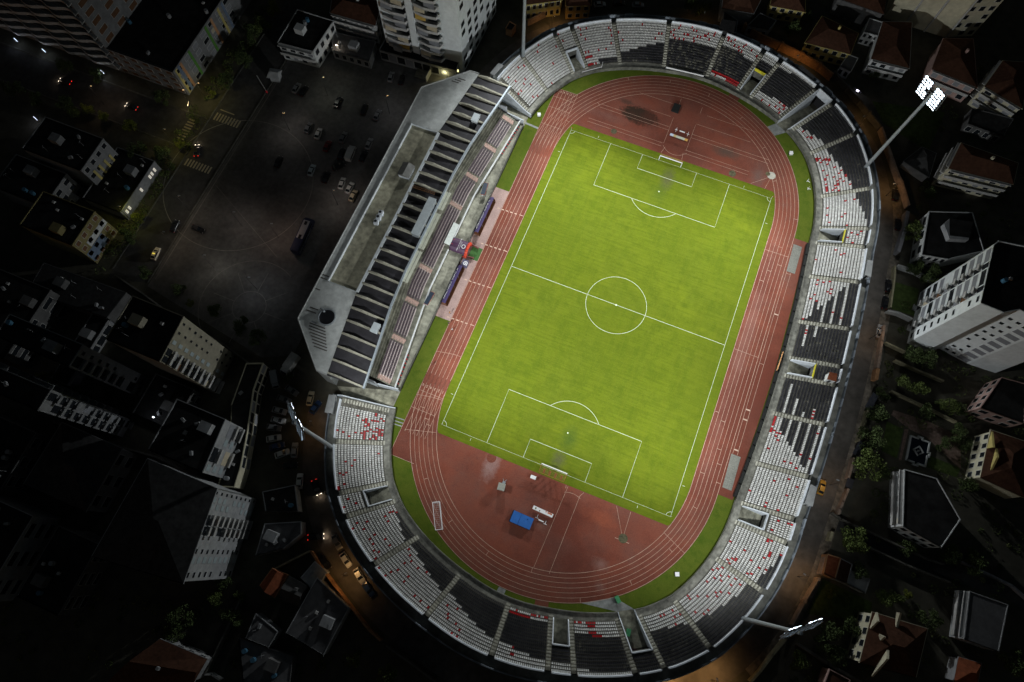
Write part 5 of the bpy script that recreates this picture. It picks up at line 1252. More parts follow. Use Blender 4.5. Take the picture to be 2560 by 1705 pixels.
gwall('grey wall continuing the orange lit wall to the bottom',[(1,3,1160,1245),(1,3,1400,1420),(1,3,1600,1568)],2.2,.3,darkw)
gwall('crumbling pale wall left of the orange lit wall',[(1,3,480,400),(1,3,320,480),(1,3,165,560)],2,.3,yelw)
gwall('white wall corner of the dark villa at the bottom left',[(0,3,1820,1500),(0,3,1880,1500),(0,3,1960,1550)],2,.3,wm['white'])
gwall('long dark boundary wall below the plaza',[(0,1,1020,950),(0,1,1260,1110),(0,1,1560,1330),(0,1,1990,1568),(0,2,2150,190),(0,2,2230,250)],2,.35,darkw)
gwall('grey wall strip through the dark yards, lower left',[(0,2,470,760),(0,2,1080,990),(0,2,1400,1080),(0,2,1620,1190)],3,.4,darkw)
gwall('pale wall line beside the dark trees at the bottom left',[(0,3,2140,830),(0,3,2060,1010),(0,3,1900,1350),(0,3,1830,1490)],2.2,.35,darkw)
gwall('peach yard wall below the yellow houses at the top',[(2,0,140,180),(2,0,300,100),(2,0,440,40)],2.6,.3,pinkw)
for l,pts in (('dark metal gate in the east road wall below the orange topped end',[(3,2,1030,520),(3,2,960,645)]),('dark metal gate in the east road wall beside the tall shrubs',[(3,2,910,945),(3,2,850,1060)]),('dark metal gate at the north end of the long road wall',[(3,2,810,1270),(3,2,785,1350)])):
    a,b=W(pts[0],2),W(pts[1],2); t=thing('metal_gate',l,'gate',(a.x,a.y,0),0,'gates on the east road'); d=b-a; m=MB(); m.wall([(0,0),(d.x,d.y)],1.8,2.0,2.2); m.build('canopy',M('gate_roof_sheet',(.05,.055,.07),.7,.2,1,0),t); m=MB(); m.wall([(0,0),(d.x,d.y)],.12,0,1.95); m.build('leaf',black_metal,t)
# hutches on the concourse
for pts,zb,h,mt,l,c_ in (([(3,1,935,950),(3,1,990,970),(3,1,1008,825),(3,1,960,818)],6.1,2.4,rm['pale'],'long pale blue roofed kiosk on the east concourse','kiosk'),
  ([(3,2,400,1495),(3,2,470,1520),(3,2,510,1350),(3,2,455,1320)],6.1,2.6,rm['pale'],'pale blue roofed kiosk on the south east concourse above a taxi','kiosk'),
  ([(3,2,600,385),(3,2,680,405),(3,2,690,335),(3,2,620,320)],6.6,2.6,rm['red'],'white watch cabin with rusty roof on top of the east stand','cabin'),
  ([(1,2,610,680),(1,2,680,690),(1,2,715,525),(1,2,650,520)],6.1,2.8,rm['pale'],'white ribbed roofed kiosk at the end of the south west stand','kiosk'),
  ([(1,0,2085,650),(1,0,2120,675),(1,0,2205,580),(1,0,2160,560)],6.1,2.6,rm['pale'],'white ribbed roofed kiosk at the end of the north west stand','kiosk'),
  ([(3,0,340,600),(3,0,470,700),(3,0,495,685),(3,0,370,575)],6.1,2.2,rm['greyr'],'grey roofed kiosk behind the north east parapet','kiosk'),
  ([(2,0,1840,260),(2,0,1975,305),(2,0,2000,190),(2,0,1870,170)],6.1,2.2,rm['slate'],'dark roofed kiosk behind the north parapet','kiosk')):
    q=quadz(pts,zb+h); cx=sum(p[0] for p in q)/4; cy=sum(p[1] for p in q)/4; t=thing('concourse_kiosk' if c_=='kiosk' else 'watch_cabin',l,c_,(cx,cy,zb)); L=[(p[0]-cx,p[1]-cy) for p in q]
    m=MB(); m.prism([(x*.92,y*.92) for x,y in L],0,h-.15); m.build('wall',wm['white'],t); m=MB(); m.prism(L,h-.15,h); m.build('roof',mt,t)
    m=MB(); e=Vx(L[0])*.93; f=Vx(L[1])*.93; m.wall([tuple((e+(f-e)*.3)[:2]),tuple((e+(f-e)*.6)[:2])],.1,.1,1.9); m.build('door',black_metal,t)
# pale panels fixed along the outer wall
k=0
for t_ in (127,123,151.5,147,112,108,101.5,98.5,93,88.8,83.6,80.5,73,70,55,36,33,24,15,9,-6,-17,-41,-52,-66):
    a,b=P(t_,14.05),P(t_-2.2,14.05); m=MB(); m.wall([a,b],.42,6.6,7.75); o=m.build('fence_panel',M('pale_blue_panel',(.36,.41,.47),.5,.12,1,.1),bowl)
# ------------------------------------------------------------------ vehicles
def car_proto():
    """4.3 m car, front towards +x"""
    parts={}
    m=MB()
    prof=[(-2.12,.35,.55,.78),(-2.0,.3,.85,.84),(-1.2,.28,.92,.88),(.0,.28,.93,.88),(.95,.28,.90,.87),(1.75,.3,.78,.84),(2.1,.35,.58,.74)]
    for (x0,a0,b0,w0),(x1,a1,b1,w1) in zip(prof,prof[1:]):
        for s in (1,-1):
            q=[(x0,s*w0,a0),(x1,s*w1,a1),(x1,s*w1,b1-.12),(x0,s*w0,b0-.12)]; m.quad(*(q if s<0 else q[::-1]))
            q=[(x0,s*w0,b0-.12),(x1,s*w1,b1-.12),(x1,s*w1*.9,b1),(x0,s*w0*.9,b0)]; m.quad(*(q if s<0 else q[::-1]))
        m.quad((x0,-w0*.9,b0),(x1,-w1*.9,b1),(x1,w1*.9,b1),(x0,w0*.9,b0)); m.quad((x0,w0,a0),(x1,w1,a1),(x1,-w1,a1),(x0,-w0,a0))
    x,a,b,w=prof[0]; m.quad((x,w,a),(x,-w,a),(x,-w*.9,b),(x,w*.9,b)); x,a,b,w=prof[-1]; m.quad((x,-w,a),(x,w,a),(x,w*.9,b),(x,-w*.9,b))
    m.quad((-1.15,-.62,1.44),(.3,-.62,1.45),(.3,.62,1.45),(-1.15,.62,1.44))
    for s in (1,-1):
        for xx,x2 in ((-1.15,-1.75),(.3,1.0)): m.tube((xx,s*.62,1.43),(x2,s*.74,.92),.05,n=5)
    parts['body']=m
    m=MB(); m.quad((.3,-.6,1.43),(.98,-.72,.93),(.98,.72,.93),(.3,.6,1.43)); parts['windscreen']=m
    m=MB(); m.quad((-1.15,.6,1.42),(-1.74,.72,.93),(-1.74,-.72,.93),(-1.15,-.6,1.42)); parts['rear_window']=m
    for s in (1,-1):
        m=MB(); q=[(-1.15,s*.62,1.42),(.3,s*.62,1.43),(.98,s*.76,.93),(-1.74,s*.76,.93)]; m.quad(*(q if s>0 else q[::-1])); parts['side_window%d'%s]=m
    return parts
CP_=car_proto(); CMESH={}
carpaint={}
def paint(nm,col): 
    if nm not in carpaint: carpaint[nm]=M(nm+'_car_paint',col,.3,0,1,0,spec=.5)
    return carpaint[nm]
tail=M('tail_light_red',(.4,.01,.01),.4,0,1,0); tail_on=M('tail_light_lit',(1,.03,.02),emit=1.3); headm=M('headlight_glass',(.5,.5,.5),.2,0,1,0); head_on=M('headlight_lit',(1,.85,.65),emit=3)
PT=dict(white=(.62,.62,.6),silver=(.34,.35,.36),grey=(.16,.165,.17),black=(.012,.012,.014),blue=(.02,.05,.14),red=(.16,.012,.012),amber=(.42,.24,.04),cream=(.60,.52,.36),pale_blue=(.40,.50,.55))
def wheel_mesh():
    m=MB(); m.tube((0,-.1,0),(0,.1,0),.31,n=14); a=m.build('tyre',rubber); d=a.data; bpy.data.objects.remove(a)
    m=MB(); m.tube((0,-.115,0),(0,.115,0),.19,n=10); a=m.build('rim',M('wheel_rim',(.35,.35,.36),.4,0,1,0,metal=.6)); e=a.data; bpy.data.objects.remove(a); return d,e
TYRE,RIM=wheel_mesh()
def make_car(colour,on,roofsign=False):
    t=thing('parked_car','x','car')
    o=CP_['body'].build('body',paint(colour,PT[colour]),t)
    CP_['windscreen'].build('windscreen',glass_dark,t); CP_['rear_window'].build('rear_window',glass_dark,t)
    for s in (1,-1): CP_['side_window%d'%s].build('side_window',glass_dark,t)
    for x in (-1.3,1.35):
        for s in (1,-1):
            w=link('tyre',TYRE,t,(x,s*.78,.31)); link('rim',RIM,w)
    for s in (1,-1):
        m=MB(); m.box((2.06,s*.58,.6),(.12,.32,.16)); m.build('headlight',head_on if on else headm,t)
        m=MB(); m.box((-2.1,s*.62,.68),(.08,.26,.16)); m.build('tail_light',tail_on if on else tail,t)
        m=MB(); m.box((.85,s*.92,.98),(.16,.16,.12)); m.build('wing_mirror',black_metal,t)
    if roofsign:
        m=MB(); m.box((-.4,0,1.55),(.2,.6,.18)); m.build('roof_sign',M('taxi_sign_glow',(1,.8,.1),emit=1.2),t)
    return t
protos={}
def place_car(px,ang,colour,label,on=False,group='cars parked on the plaza',sc=1.0,sign=False,name='parked_car',z=0):
    key=(colour,on,sign)
    p=G(px,z); q=G((px[0]+20*math.cos(math.radians(ang)),px[1]-20*math.sin(math.radians(ang))),z); rz=math.atan2(q.y-p.y,q.x-p.x)
    if key not in protos: protos[key]=t=make_car(colour,on,sign)
    else: t=copy_tree(protos[key])
    t.name=name; t.location=(p.x,p.y,0); t.rotation_euler=(0,0,rz); t.scale=(sc,sc,sc); t['label']=label; t['group']=group
    if on:
        f=Vector((math.cos(rz),math.sin(rz),0)); L=lamp((p.x+f.x*2.4,p.y+f.y*2.4,.8),(1,.8,.6),35,.1)
    return t
for px,a,c_,l,on in (
 (Z(1,0,1205,695),75,'silver','silver car below the entrance steps, nearer the shed',0),(Z(1,0,1300,720),75,'black','black car below the entrance steps, nearer the grandstand',0),
 (Z(1,0,365,795),60,'silver','silver car of the pair in front of the white house',0),(Z(1,0,430,820),55,'black','dark car of the pair in front of the white house',0),
 (Z(1,0,735,920),65,'black','lone black car in the middle of the upper plaza',0),(Z(1,0,970,985),70,'black','black car left of the grey one near the grandstand roof',0),(Z(1,0,1085,1035),65,'grey','grey car beside the pale patch near the grandstand roof',0),
 (Z(1,0,470,1150),65,'grey','grey car at the left end of the plaza group',0),(Z(1,0,560,1200),68,'white','white car right of the leftmost grey car',0),(Z(1,0,640,1310),65,'red','dark red car with shiny front in the plaza group',0),(Z(1,0,780,1235),65,'grey','grey car above the white van',0),
 (Z(1,0,765,1380),70,'black','black car squeezed left of the white van',0),(Z(1,0,1010,1290),68,'silver','silver car right of the white van',0),(Z(1,0,960,1400),65,'black','black car below the silver one, right of the van',0),(Z(1,0,740,1490),25,'black','black car parked crosswise below the van',0),
 (Z(1,0,205,1450),65,'black','black car standing alone inside the plaza circle',0),(Z(1,0,500,1525),68,'pale_blue','pale blue car below the plaza group',0),(Z(1,1,630,90),68,'black','black car between the pale blue car and the white pair',0),
 (Z(1,1,770,145),72,'white','white car of the pair at the grandstand corner, left one',0),(Z(1,1,840,185),62,'white','white car of the pair at the grandstand corner, right one',0),(Z(1,1,870,255),65,'cream','pale car in the warm light beside the grandstand wall',0)): place_car(px,a,c_,l,bool(on))
for px,a,c_,l,on,sg in ((Z(0,1,1395,770),65,'cream','cream taxi with lit roof sign on the dark street',0,True),(Z(0,1,1565,525),65,'black','black car on the street edge above the taxi',0,False),(Z(0,1,1770,550),-25,'black','black car parked across the plaza edge',0,False),(Z(0,0,1760,1350),85,'black','black car with red lit tail lights before the crossing',1,False),(Z(0,0,1180,960),160,'black','dark car with lights on driving along the street',1,False),(Z(0,0,590,735),165,'black','dark car with faint red lights far along the street',1,False)): place_car(px,a,c_,l,bool(on),'cars on the dark street',sign=sg)
for px,a,c_,l,on in ((Z(1,2,490,560),78,'cream','cream car at the tip of the car park beside the kiosk',0),(Z(1,2,325,490),-35,'grey','grey car parked askew at the top of the car park',0),(Z(1,2,255,570),-20,'grey','grey car just above the floodlight lamps',0),(Z(1,2,215,670),-15,'silver','silver car left of the floodlight head',0),(Z(1,2,205,755),-12,'silver','silver car second below the floodlight head',0),(Z(1,2,165,820),-8,'grey','grey car third below the floodlight head',0),(Z(1,2,165,915),10,'white','white car below the row of grey ones',0),(Z(1,2,195,985),15,'blue','dark blue car between two white ones',0),(Z(1,2,240,1050),20,'white','white car below the dark blue one',0),(Z(1,2,350,1020),85,'silver','silver car parked at right angles beside the blue one',0),(Z(1,2,310,1155),5,'black','black car below the white one in the car park',0),(Z(1,2,395,1295),85,'white','white car at the bottom of the car park road',0),(Z(1,2,535,640),55,'blue','dark blue car hidden under the stand edge',0)): place_car(px,a,c_,l,bool(on),'cars in the south west car park')
for px,a,c_,l,on in ((Z(1,3,725,320),-65,'grey','grey car with lit nose at the bend of the south west road',0),(Z(1,3,805,480),-58,'silver','silver car shining in the lamp light, first of the kerb row',0),(Z(1,3,620,500),-55,'black','black car on the far side of the south west road',0),(Z(1,3,925,620),-60,'silver','silver car shining in the lamp light, second of the kerb row',0),(Z(1,3,1005,740),-55,'blue','dark blue car at the end of the kerb row',0),(Z(1,3,540,275),5,'black','black car with headlights on turning into the south west road',1),(Z(1,2,545,1350),-70,'black','black car with headlights on beside the west outer wall',1)): place_car(px,a,c_,l,bool(on),'cars on the south west road')
for px,a,c_,l,on in ((Z(3,1,1195,245),85,'black','black car in orange light on the north east road',0),(Z(3,1,1220,510),88,'black','black car beside the thick grey violet wall',0),(Z(3,1,1135,1055),85,'black','black car on the east road, upper of the two together',0),(Z(3,1,1105,1205),80,'black','black car on the east road, lower of the two together',0),(Z(3,1,1058,1460),80,'silver','silver car on the east road below the black pair',0),(Z(3,2,540,1350),75,'amber','amber taxi beside the south east kiosk',0)): place_car(px,a,c_,l,bool(on),'cars on the east ring road')
for px,a,c_,l in ((Z(2,0,780,50),5,'white','white car at the top edge behind the stand, left one'),(Z(2,0,1120,55),0,'silver','silver car at the top edge behind the stand, right one'),(Z(2,0,950,40),3,'black','black car between the two pale ones at the top edge')): place_car(px,a,c_,l,False,'cars behind the north stand')
def big_vehicle(name,label,cat,px,ang,L_,w_,h_,cab,mt,roofmt=None):
    p=G(px,h_*.6); q=G((px[0]+20*math.cos(math.radians(ang)),px[1]-20*math.sin(math.radians(ang))),h_*.6); rz=math.atan2(q.y-p.y,q.x-p.x)
    t=thing(name,label,cat,(p.x,p.y,0),rz); m=MB(); m.prism([(-L_/2,-w_/2),(L_/2-cab,-w_/2),(L_/2-cab,w_/2),(-L_/2,w_/2)],.45,h_); m.build('body',mt,t)
    m=MB(); hc=h_*.8 if cab>.8 else h_; pr=[(L_/2-cab,.45),(L_/2,.45),(L_/2,hc*.5),(L_/2-.3*cab,hc),(L_/2-cab,hc)]
    for s in (1,-1):
        f=[(x,s*w_/2*.97,z) for x,z in pr]; m.quad(*(f if s<0 else f[::-1]))
    for (x0,z0),(x1,z1) in zip(pr[1:],pr[2:]): m.quad((x0,-w_/2*.97,z0),(x0,w_/2*.97,z0),(x1,w_/2*.97,z1),(x1,-w_/2*.97,z1))
    m.build('cab',mt if cab>.9 else mt,t)
    m=MB(); m.quad((L_/2+.02,-w_*.42,hc*.52),(L_/2+.02,w_*.42,hc*.52),(L_/2-.28*cab+.02,w_*.42,hc*.95),(L_/2-.28*cab+.02,-w_*.42,hc*.95)); m.build('windscreen',glass_dark,t)
    for x in (-L_*.3,L_*.33):
        for s in (1,-1):
            o=link('tyre',TYRE,t,(x,s*(w_/2-.12),.42)); o.scale=(1.35,1.35,1.35); link('rim',RIM,o)
    for s in (1,-1):
        m=MB(); m.box((0-cab*.3,s*(w_/2+.01),h_*.66),(L_*.78,.03,h_*.24)); m.build('side_window',glass_dark,t) if cat in('bus','van') else None
        m=MB(); m.box((L_/2,s*w_*.36,.75),(.08,.3,.2)); m.build('headlight',headm,t)
    if roofmt: m=MB(); m.box((L_*.12,0,h_+.03),(L_*.52,w_*.8,.05)); m.build('roof_panel',roofmt,t); m=MB(); m.box((L_*.3,0,h_+.12),(1.2,.8,.16)); m.box((-L_*.1,0,h_+.12),(1.4,.8,.16)); m.build('roof_vent',black_metal,t)
    return t
navybus=M('navy_bus_paint',(.018,.026,.07),.35,0,1,0)
t=big_vehicle('tour_bus','navy team bus with grey roof panel parked beside the grandstand','bus',Z(1,1,415,600),66,12,2.55,3.3,1.0,navybus,M('grey_bus_roof',(.42,.43,.45),.5,.1,1,0))
text_mesh('AUTTRANS',1.0,wm['white'],'lettering',Matrix.Translation((0.6,-1.31,1.15))@Matrix.Rotation(PI/2,4,'X'),t,.005)
text_mesh('GBU',1.5,wm['grey'],'lettering',Matrix.Translation((-4.4,-1.31,1.6))@Matrix.Rotation(PI/2,4,'X'),t,.005)
big_vehicle('delivery_van','white panel van in the middle of the plaza cars','van',Z(1,0,840,1360),68,5.4,2.0,2.4,1.4,paint('white',PT['white']))
big_vehicle('box_truck','truck with pale box body parked at the south end of the grandstand','truck',Z(1,2,300,250),-125,6.5,2.4,3.0,1.7,M('dirty_white_box',(.5,.5,.48),.7,.2,1,.1))
big_vehicle('flatbed_van','pale van beside the cream terrace above the car park','van',Z(1,2,165,385),-80,5,1.9,2.2,1.2,paint('silver',PT['silver']))
# market stall on the plaza, barrier pole
p=W((1,0,160,650),3); t=thing('plaza_kiosk','white topped kiosk on the upper plaza glowing under its roof','kiosk',(p.x,p.y,0),.2)
m=MB(); m.box((0,0,1.3),(3.0,2.6,2.4)); m.build('wall',wm['grey'],t); m=MB(); m.quad((-2.2,-2,2.6),(2.2,-2,2.6),(1.4,0,3.5),(-1.4,0,3.5)); m.quad((2.2,2,2.6),(-2.2,2,2.6),(-1.4,0,3.5),(1.4,0,3.5)); m.quad((-2.2,2,2.6),(-2.2,-2,2.6),(-1.4,0,3.5)); m.quad((2.2,-2,2.6),(2.2,2,2.6),(1.4,0,3.5)); m.build('roof',rm['pale'],t)
a,b=W((1,0,10,680),2),W((1,0,80,790),2); t=thing('barrier_pole','tilted red and white barrier pole on the upper plaza','barrier',(b.x,b.y,0)); m=MB(); d=(a-b); m.tube((0,0,1),(d.x,d.y,2.4),.09); m.build('boom',wm['white'],t); m=MB(); m.box((0,0,.5),(.4,.4,1)); m.build('stand',seatmats[1],t)
# ------------------------------------------------------------------ street lamps
lampw=M('street_lamp_glow',(1,.62,.25),emit=14)
def street_lamp(label,p,h,pw,col=(1,.55,.2),arm=(1.2,0),group='street lamps',spread=150):
    t=thing('street_lamp',label,'street lamp',(p[0],p[1],0),0,group); m=MB(); m.tube((0,0,0),(0,0,h),.08,.05); m.tube((0,0,h),(arm[0],arm[1],h+.15),.04); m.build('pole',black_metal,t)
    m=MB(); ang=math.atan2(arm[1],arm[0]); m.box((arm[0],arm[1],h+.15),(.7,.28,.14),ang); m.build('lamp_head',grey_metal,t)
    m=MB(); m.box((arm[0],arm[1],h+.05),(.5,.22,.06),ang,True); o=m.build('lens',lampw,t)
    L=lamp((p[0]+arm[0],p[1]+arm[1],h-.15),col,pw,.3,math.radians(spread)); L.name='street_lamp_light'
def onring(t_,off): return P(t_,off)
for t_,off,pw,l in ((78,19,900,'street lamp on the north east ring road lighting the brick wall'),(100,19,1000,'street lamp behind the north stand facing the orange brick wall'),(60,20.5,800,'street lamp at the east ring road bend below the mast'),(164,20,1100,'street lamp on the north west ring road near the white tower'),(-28,20,300,'street lamp on the east road near the south sand pit'),(-51,19.5,900,'street lamp on the south east ring road by the taxi'),(-85,18.2,6500,'street lamp at the bottom edge making the road glow orange'),(-76,19.5,2200,'street lamp on the south east ring road below the mast'),(-152,19.6,850,'street lamp over the silver cars on the south west road'),(-182,20,300,'street lamp beside the west car park'),(18,20.5,300,'street lamp on the east road by the black pair of cars'),(126,20,250,'street lamp behind the top of the north stand')):
    p=onring(t_,off); n=dirn(t_); street_lamp(l,p,7,pw,arm=(-n[0]*1.2,-n[1]*1.2))
for zz,pw,col,l in (((0,0,930,930),260,(1,.72,.5),'lamp over the dark street beside the yellowish trees'),((0,0,1560,1300),420,(1,.85,.25),'lamp at the street corner lighting a yellow tree'),((0,0,1850,900),420,(1,.9,.3),'lamp at the end of the striped block lighting a tree'),((0,1,1180,470),420,(.9,.9,.2),'lamp beside the lit shop in front of a yellow tree'),((0,2,290,200),500,(1,.75,.4),'courtyard lamp before the tree in the left yards'),((1,0,640,850),260,(.95,1,.85),'pale lamp among the cars of the upper plaza'),((1,0,300,1160),300,(1,.92,.88),'lamp at the upper edge of the plaza circle'),((0,1,1910,890),420,(1,.95,.85),'white lamp on the lower left plaza'),((0,1,2160,520),330,(1,.85,.78),'warm lamp inside the plaza circle'),((0,1,2290,1080),300,(.85,.9,1),'pale lamp on the lower plaza'),((1,1,200,620),420,(1,.72,.6),'warm lamp at the right rim of the plaza circle'),((1,1,730,330),420,(1,.85,.76),'warm lamp beside the grandstand wall'),((1,0,1190,1010),260,(.95,.95,1),'lamp near the grandstand roof corner'),((0,0,1720,960),160,(1,.7,.4),'lamp strip corner at the striped block entrance'),((0,1,1560,690),300,(1,.78,.6),'lamp on the kerb by the cream taxi'),((0,1,1690,380),260,(1,.85,.7),'lamp on the kerb above the black cars')):
    p=W(zz,0); street_lamp(l,(p.x,p.y),9,pw*1.25,col,(.9,.3),'plaza and street lamps',168)
# bright small lights
for zz,col,l in (((0,0,390,450),(.75,.85,1),'bluish white lit shop front under the wavy block, second from the left edge'),((0,0,140,355),(.7,.8,1),'pale bluish lit shop front at the left edge'),((0,0,910,640),(.8,.88,1),'thin bluish lit canopy under the wavy block corner'),((0,0,315,1055),(.75,.8,1),'bluish pair of lights on the dark left street'),((0,0,1680,925),(1,.8,.5),'warm lit band at the foot of the striped block'),((3,0,870,808),(.85,.8,1),'white garden light inside the wall below the shed')):
    p=W(zz,2.2); t=thing('lit_sign',l,'lit sign',(p.x,p.y,2.2),-.35 if zz[1]==0 and zz[2]<1000 else -1.2); m=MB(); m.box((0,0,0),(1.8 if zz[2]!=870 else .8,.25,.4)); m.build('glowing_panel',M('sign_glow_%d'%zz[2],col,emit=.8 if zz[2]!=870 else 6),t); m=MB(); m.box((0,.2,0),(2.8,.12,.7)); m.build('back',black_metal,t); lamp((p.x,p.y-.8,2.6),col,60,.2)
p=W((0,2,1360,720),9); lamp((p.x,p.y,9.5),(.85,.9,1),120,.2); t=thing('yard_lamp','pale yard lamp in the roofs between slab block and terrace','lamp',(p.x+.6,p.y,0)); m=MB(); m.tube((0,0,0),(0,0,9.6),.07); m.build('pole',black_metal,t); m=MB(); m.box((0,0,9.7),(.5,.3,.12)); m.build('lamp_head',M('cool_glow',(.85,.9,1),emit=6),t)
# ------------------------------------------------------------------ trees
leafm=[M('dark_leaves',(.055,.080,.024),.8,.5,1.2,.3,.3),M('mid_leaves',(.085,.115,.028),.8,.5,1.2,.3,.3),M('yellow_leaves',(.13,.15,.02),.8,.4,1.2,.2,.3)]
bark=M('tree_bark',(.06,.045,.03),.95,.3,2,0)
def tree_mesh(seed,n=1500):
    R=random.Random(seed); cr=MB(); tr=MB(); cl=[]
    tr.tube((0,0,0),(0.02,.03,.42),.045,.03,7)
    for i in range(9):
        a=R.uniform(0,2*PI); r=R.uniform(.25,.72); z=R.uniform(.5,1.05); q=(r*math.cos(a),r*math.sin(a),z); cl.append((q,R.uniform(.22,.42))); tr.tube((.02,.03,.35+.1*R.random()),(q[0]*.75,q[1]*.75,q[2]*.9),.022,.006,5,False)
    cl.append(((0,0,1.1),.4))
    for i in range(n):
        c,rr=R.choice(cl); d=Vector((R.gauss(0,1),R.gauss(0,1),R.gauss(0,.8))); d.normalize(); p=Vector(c)+d*rr*R.random()**.4
        s=R.uniform(.022,.05); u=Vector((R.gauss(0,1),R.gauss(0,1),R.gauss(0,.5))).normalized(); w=u.cross(Vector((R.gauss(0,1),R.gauss(0,1),R.gauss(0,1)))).normalized()
        cr.quad(p-u*s*1.5,p+w*s,p+u*s*1.5,p-w*s)
    return cr,tr
TREES=[]
for i in range(5):
    c,t_=tree_mesh(40+i); row=[]
    o=t_.build('trunk',bark); tm_=o.data; bpy.data.objects.remove(o)
    for k in range(3):
        o=c.build('crown',leafm[k]); row.append(o.data); bpy.data.objects.remove(o)
    TREES.append((tm_,row))
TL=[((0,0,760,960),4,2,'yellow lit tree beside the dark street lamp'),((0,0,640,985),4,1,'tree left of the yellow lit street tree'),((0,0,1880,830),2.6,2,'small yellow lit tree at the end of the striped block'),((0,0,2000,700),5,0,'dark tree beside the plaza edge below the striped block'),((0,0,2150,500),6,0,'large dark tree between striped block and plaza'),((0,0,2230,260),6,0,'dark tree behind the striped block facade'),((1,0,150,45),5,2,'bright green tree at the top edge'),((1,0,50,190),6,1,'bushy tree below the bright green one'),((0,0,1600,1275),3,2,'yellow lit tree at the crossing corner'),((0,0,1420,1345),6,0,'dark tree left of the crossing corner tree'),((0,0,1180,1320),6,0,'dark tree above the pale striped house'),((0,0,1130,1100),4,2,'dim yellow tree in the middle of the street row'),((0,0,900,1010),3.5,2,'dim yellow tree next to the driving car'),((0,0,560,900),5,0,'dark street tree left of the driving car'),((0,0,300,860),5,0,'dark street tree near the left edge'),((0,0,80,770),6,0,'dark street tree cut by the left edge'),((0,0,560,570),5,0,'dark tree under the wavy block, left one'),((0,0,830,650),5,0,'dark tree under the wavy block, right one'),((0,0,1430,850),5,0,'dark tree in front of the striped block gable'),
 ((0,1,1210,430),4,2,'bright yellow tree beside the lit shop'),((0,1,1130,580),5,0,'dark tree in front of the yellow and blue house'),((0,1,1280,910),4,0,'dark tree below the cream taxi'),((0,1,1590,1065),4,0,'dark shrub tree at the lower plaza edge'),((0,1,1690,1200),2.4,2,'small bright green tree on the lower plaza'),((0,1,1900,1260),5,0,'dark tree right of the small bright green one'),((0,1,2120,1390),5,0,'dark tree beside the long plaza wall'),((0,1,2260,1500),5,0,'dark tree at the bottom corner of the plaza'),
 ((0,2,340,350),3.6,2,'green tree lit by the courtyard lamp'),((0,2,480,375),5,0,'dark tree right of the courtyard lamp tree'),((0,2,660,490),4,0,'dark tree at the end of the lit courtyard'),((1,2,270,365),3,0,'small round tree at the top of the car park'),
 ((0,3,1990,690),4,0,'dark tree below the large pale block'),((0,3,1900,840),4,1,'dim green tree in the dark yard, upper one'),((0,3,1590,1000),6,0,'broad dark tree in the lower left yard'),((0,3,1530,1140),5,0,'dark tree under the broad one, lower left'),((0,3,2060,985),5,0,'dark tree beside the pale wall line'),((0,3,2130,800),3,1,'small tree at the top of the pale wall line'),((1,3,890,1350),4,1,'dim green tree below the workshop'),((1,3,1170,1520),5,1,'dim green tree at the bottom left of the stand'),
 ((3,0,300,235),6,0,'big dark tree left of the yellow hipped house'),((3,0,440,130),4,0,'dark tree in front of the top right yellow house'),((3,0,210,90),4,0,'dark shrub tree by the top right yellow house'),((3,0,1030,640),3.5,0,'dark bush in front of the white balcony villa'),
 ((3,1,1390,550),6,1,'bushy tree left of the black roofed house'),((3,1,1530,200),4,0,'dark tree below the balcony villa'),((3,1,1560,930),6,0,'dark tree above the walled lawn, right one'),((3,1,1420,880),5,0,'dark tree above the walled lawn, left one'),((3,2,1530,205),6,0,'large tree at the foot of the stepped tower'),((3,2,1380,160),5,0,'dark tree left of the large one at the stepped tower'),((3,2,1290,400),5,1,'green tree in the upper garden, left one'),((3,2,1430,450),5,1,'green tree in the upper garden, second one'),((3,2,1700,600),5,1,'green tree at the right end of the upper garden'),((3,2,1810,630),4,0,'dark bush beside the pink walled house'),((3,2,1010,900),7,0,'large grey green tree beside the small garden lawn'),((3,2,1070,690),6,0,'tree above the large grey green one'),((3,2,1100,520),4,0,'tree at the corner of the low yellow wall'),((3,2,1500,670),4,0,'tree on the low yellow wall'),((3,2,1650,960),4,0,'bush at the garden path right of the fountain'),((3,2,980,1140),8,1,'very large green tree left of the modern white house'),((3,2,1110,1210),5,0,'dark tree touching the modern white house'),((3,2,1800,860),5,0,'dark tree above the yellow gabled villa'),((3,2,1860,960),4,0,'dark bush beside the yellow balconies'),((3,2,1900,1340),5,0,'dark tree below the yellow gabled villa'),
 ((3,3,870,310),7,1,'broad tree right of the lane corner'),((3,3,900,580),5,0,'tree behind the grey sheet roofed shed'),((3,3,1190,820),5,1,'round green tree in the lower right garden'),((3,3,1090,780),3,1,'small round tree left of the round green tree'),((3,3,1330,780),2.5,2,'tiny yellow green tree in the lower right garden'),((3,3,1540,1010),5,0,'dark tree behind the brown hipped villa'),((3,3,650,1130),6,0,'dark tree left of the brown hipped villa, upper one'),((3,3,590,1260),5,0,'dark tree left of the brown hipped villa, lower one'),((3,3,840,1100),5,0,'dark tree touching the cream gables'),((3,3,350,1400),5,1,'dim tree below the south east floodlight'),((3,3,700,1340),5,0,'dark tree on the long hedge wall'),((3,3,1340,370),5,0,'tree between the lane and the modern white house'),((3,3,1960,500),6,0,'dark tree above the curved lane wall'),((3,3,1750,430),5,0,'dark tree at the end of the modern house wall'),((3,3,655,790),2.6,2,'pale bush on the lawn behind the red shed'),((3,3,2300,1400),6,0,'dark tree in the bottom right corner'),((2,0,1600,20),6,0,'dark tree at the top edge above the stand, left one'),((2,0,1710,45),5,0,'dark tree at the top edge above the stand, right one')]
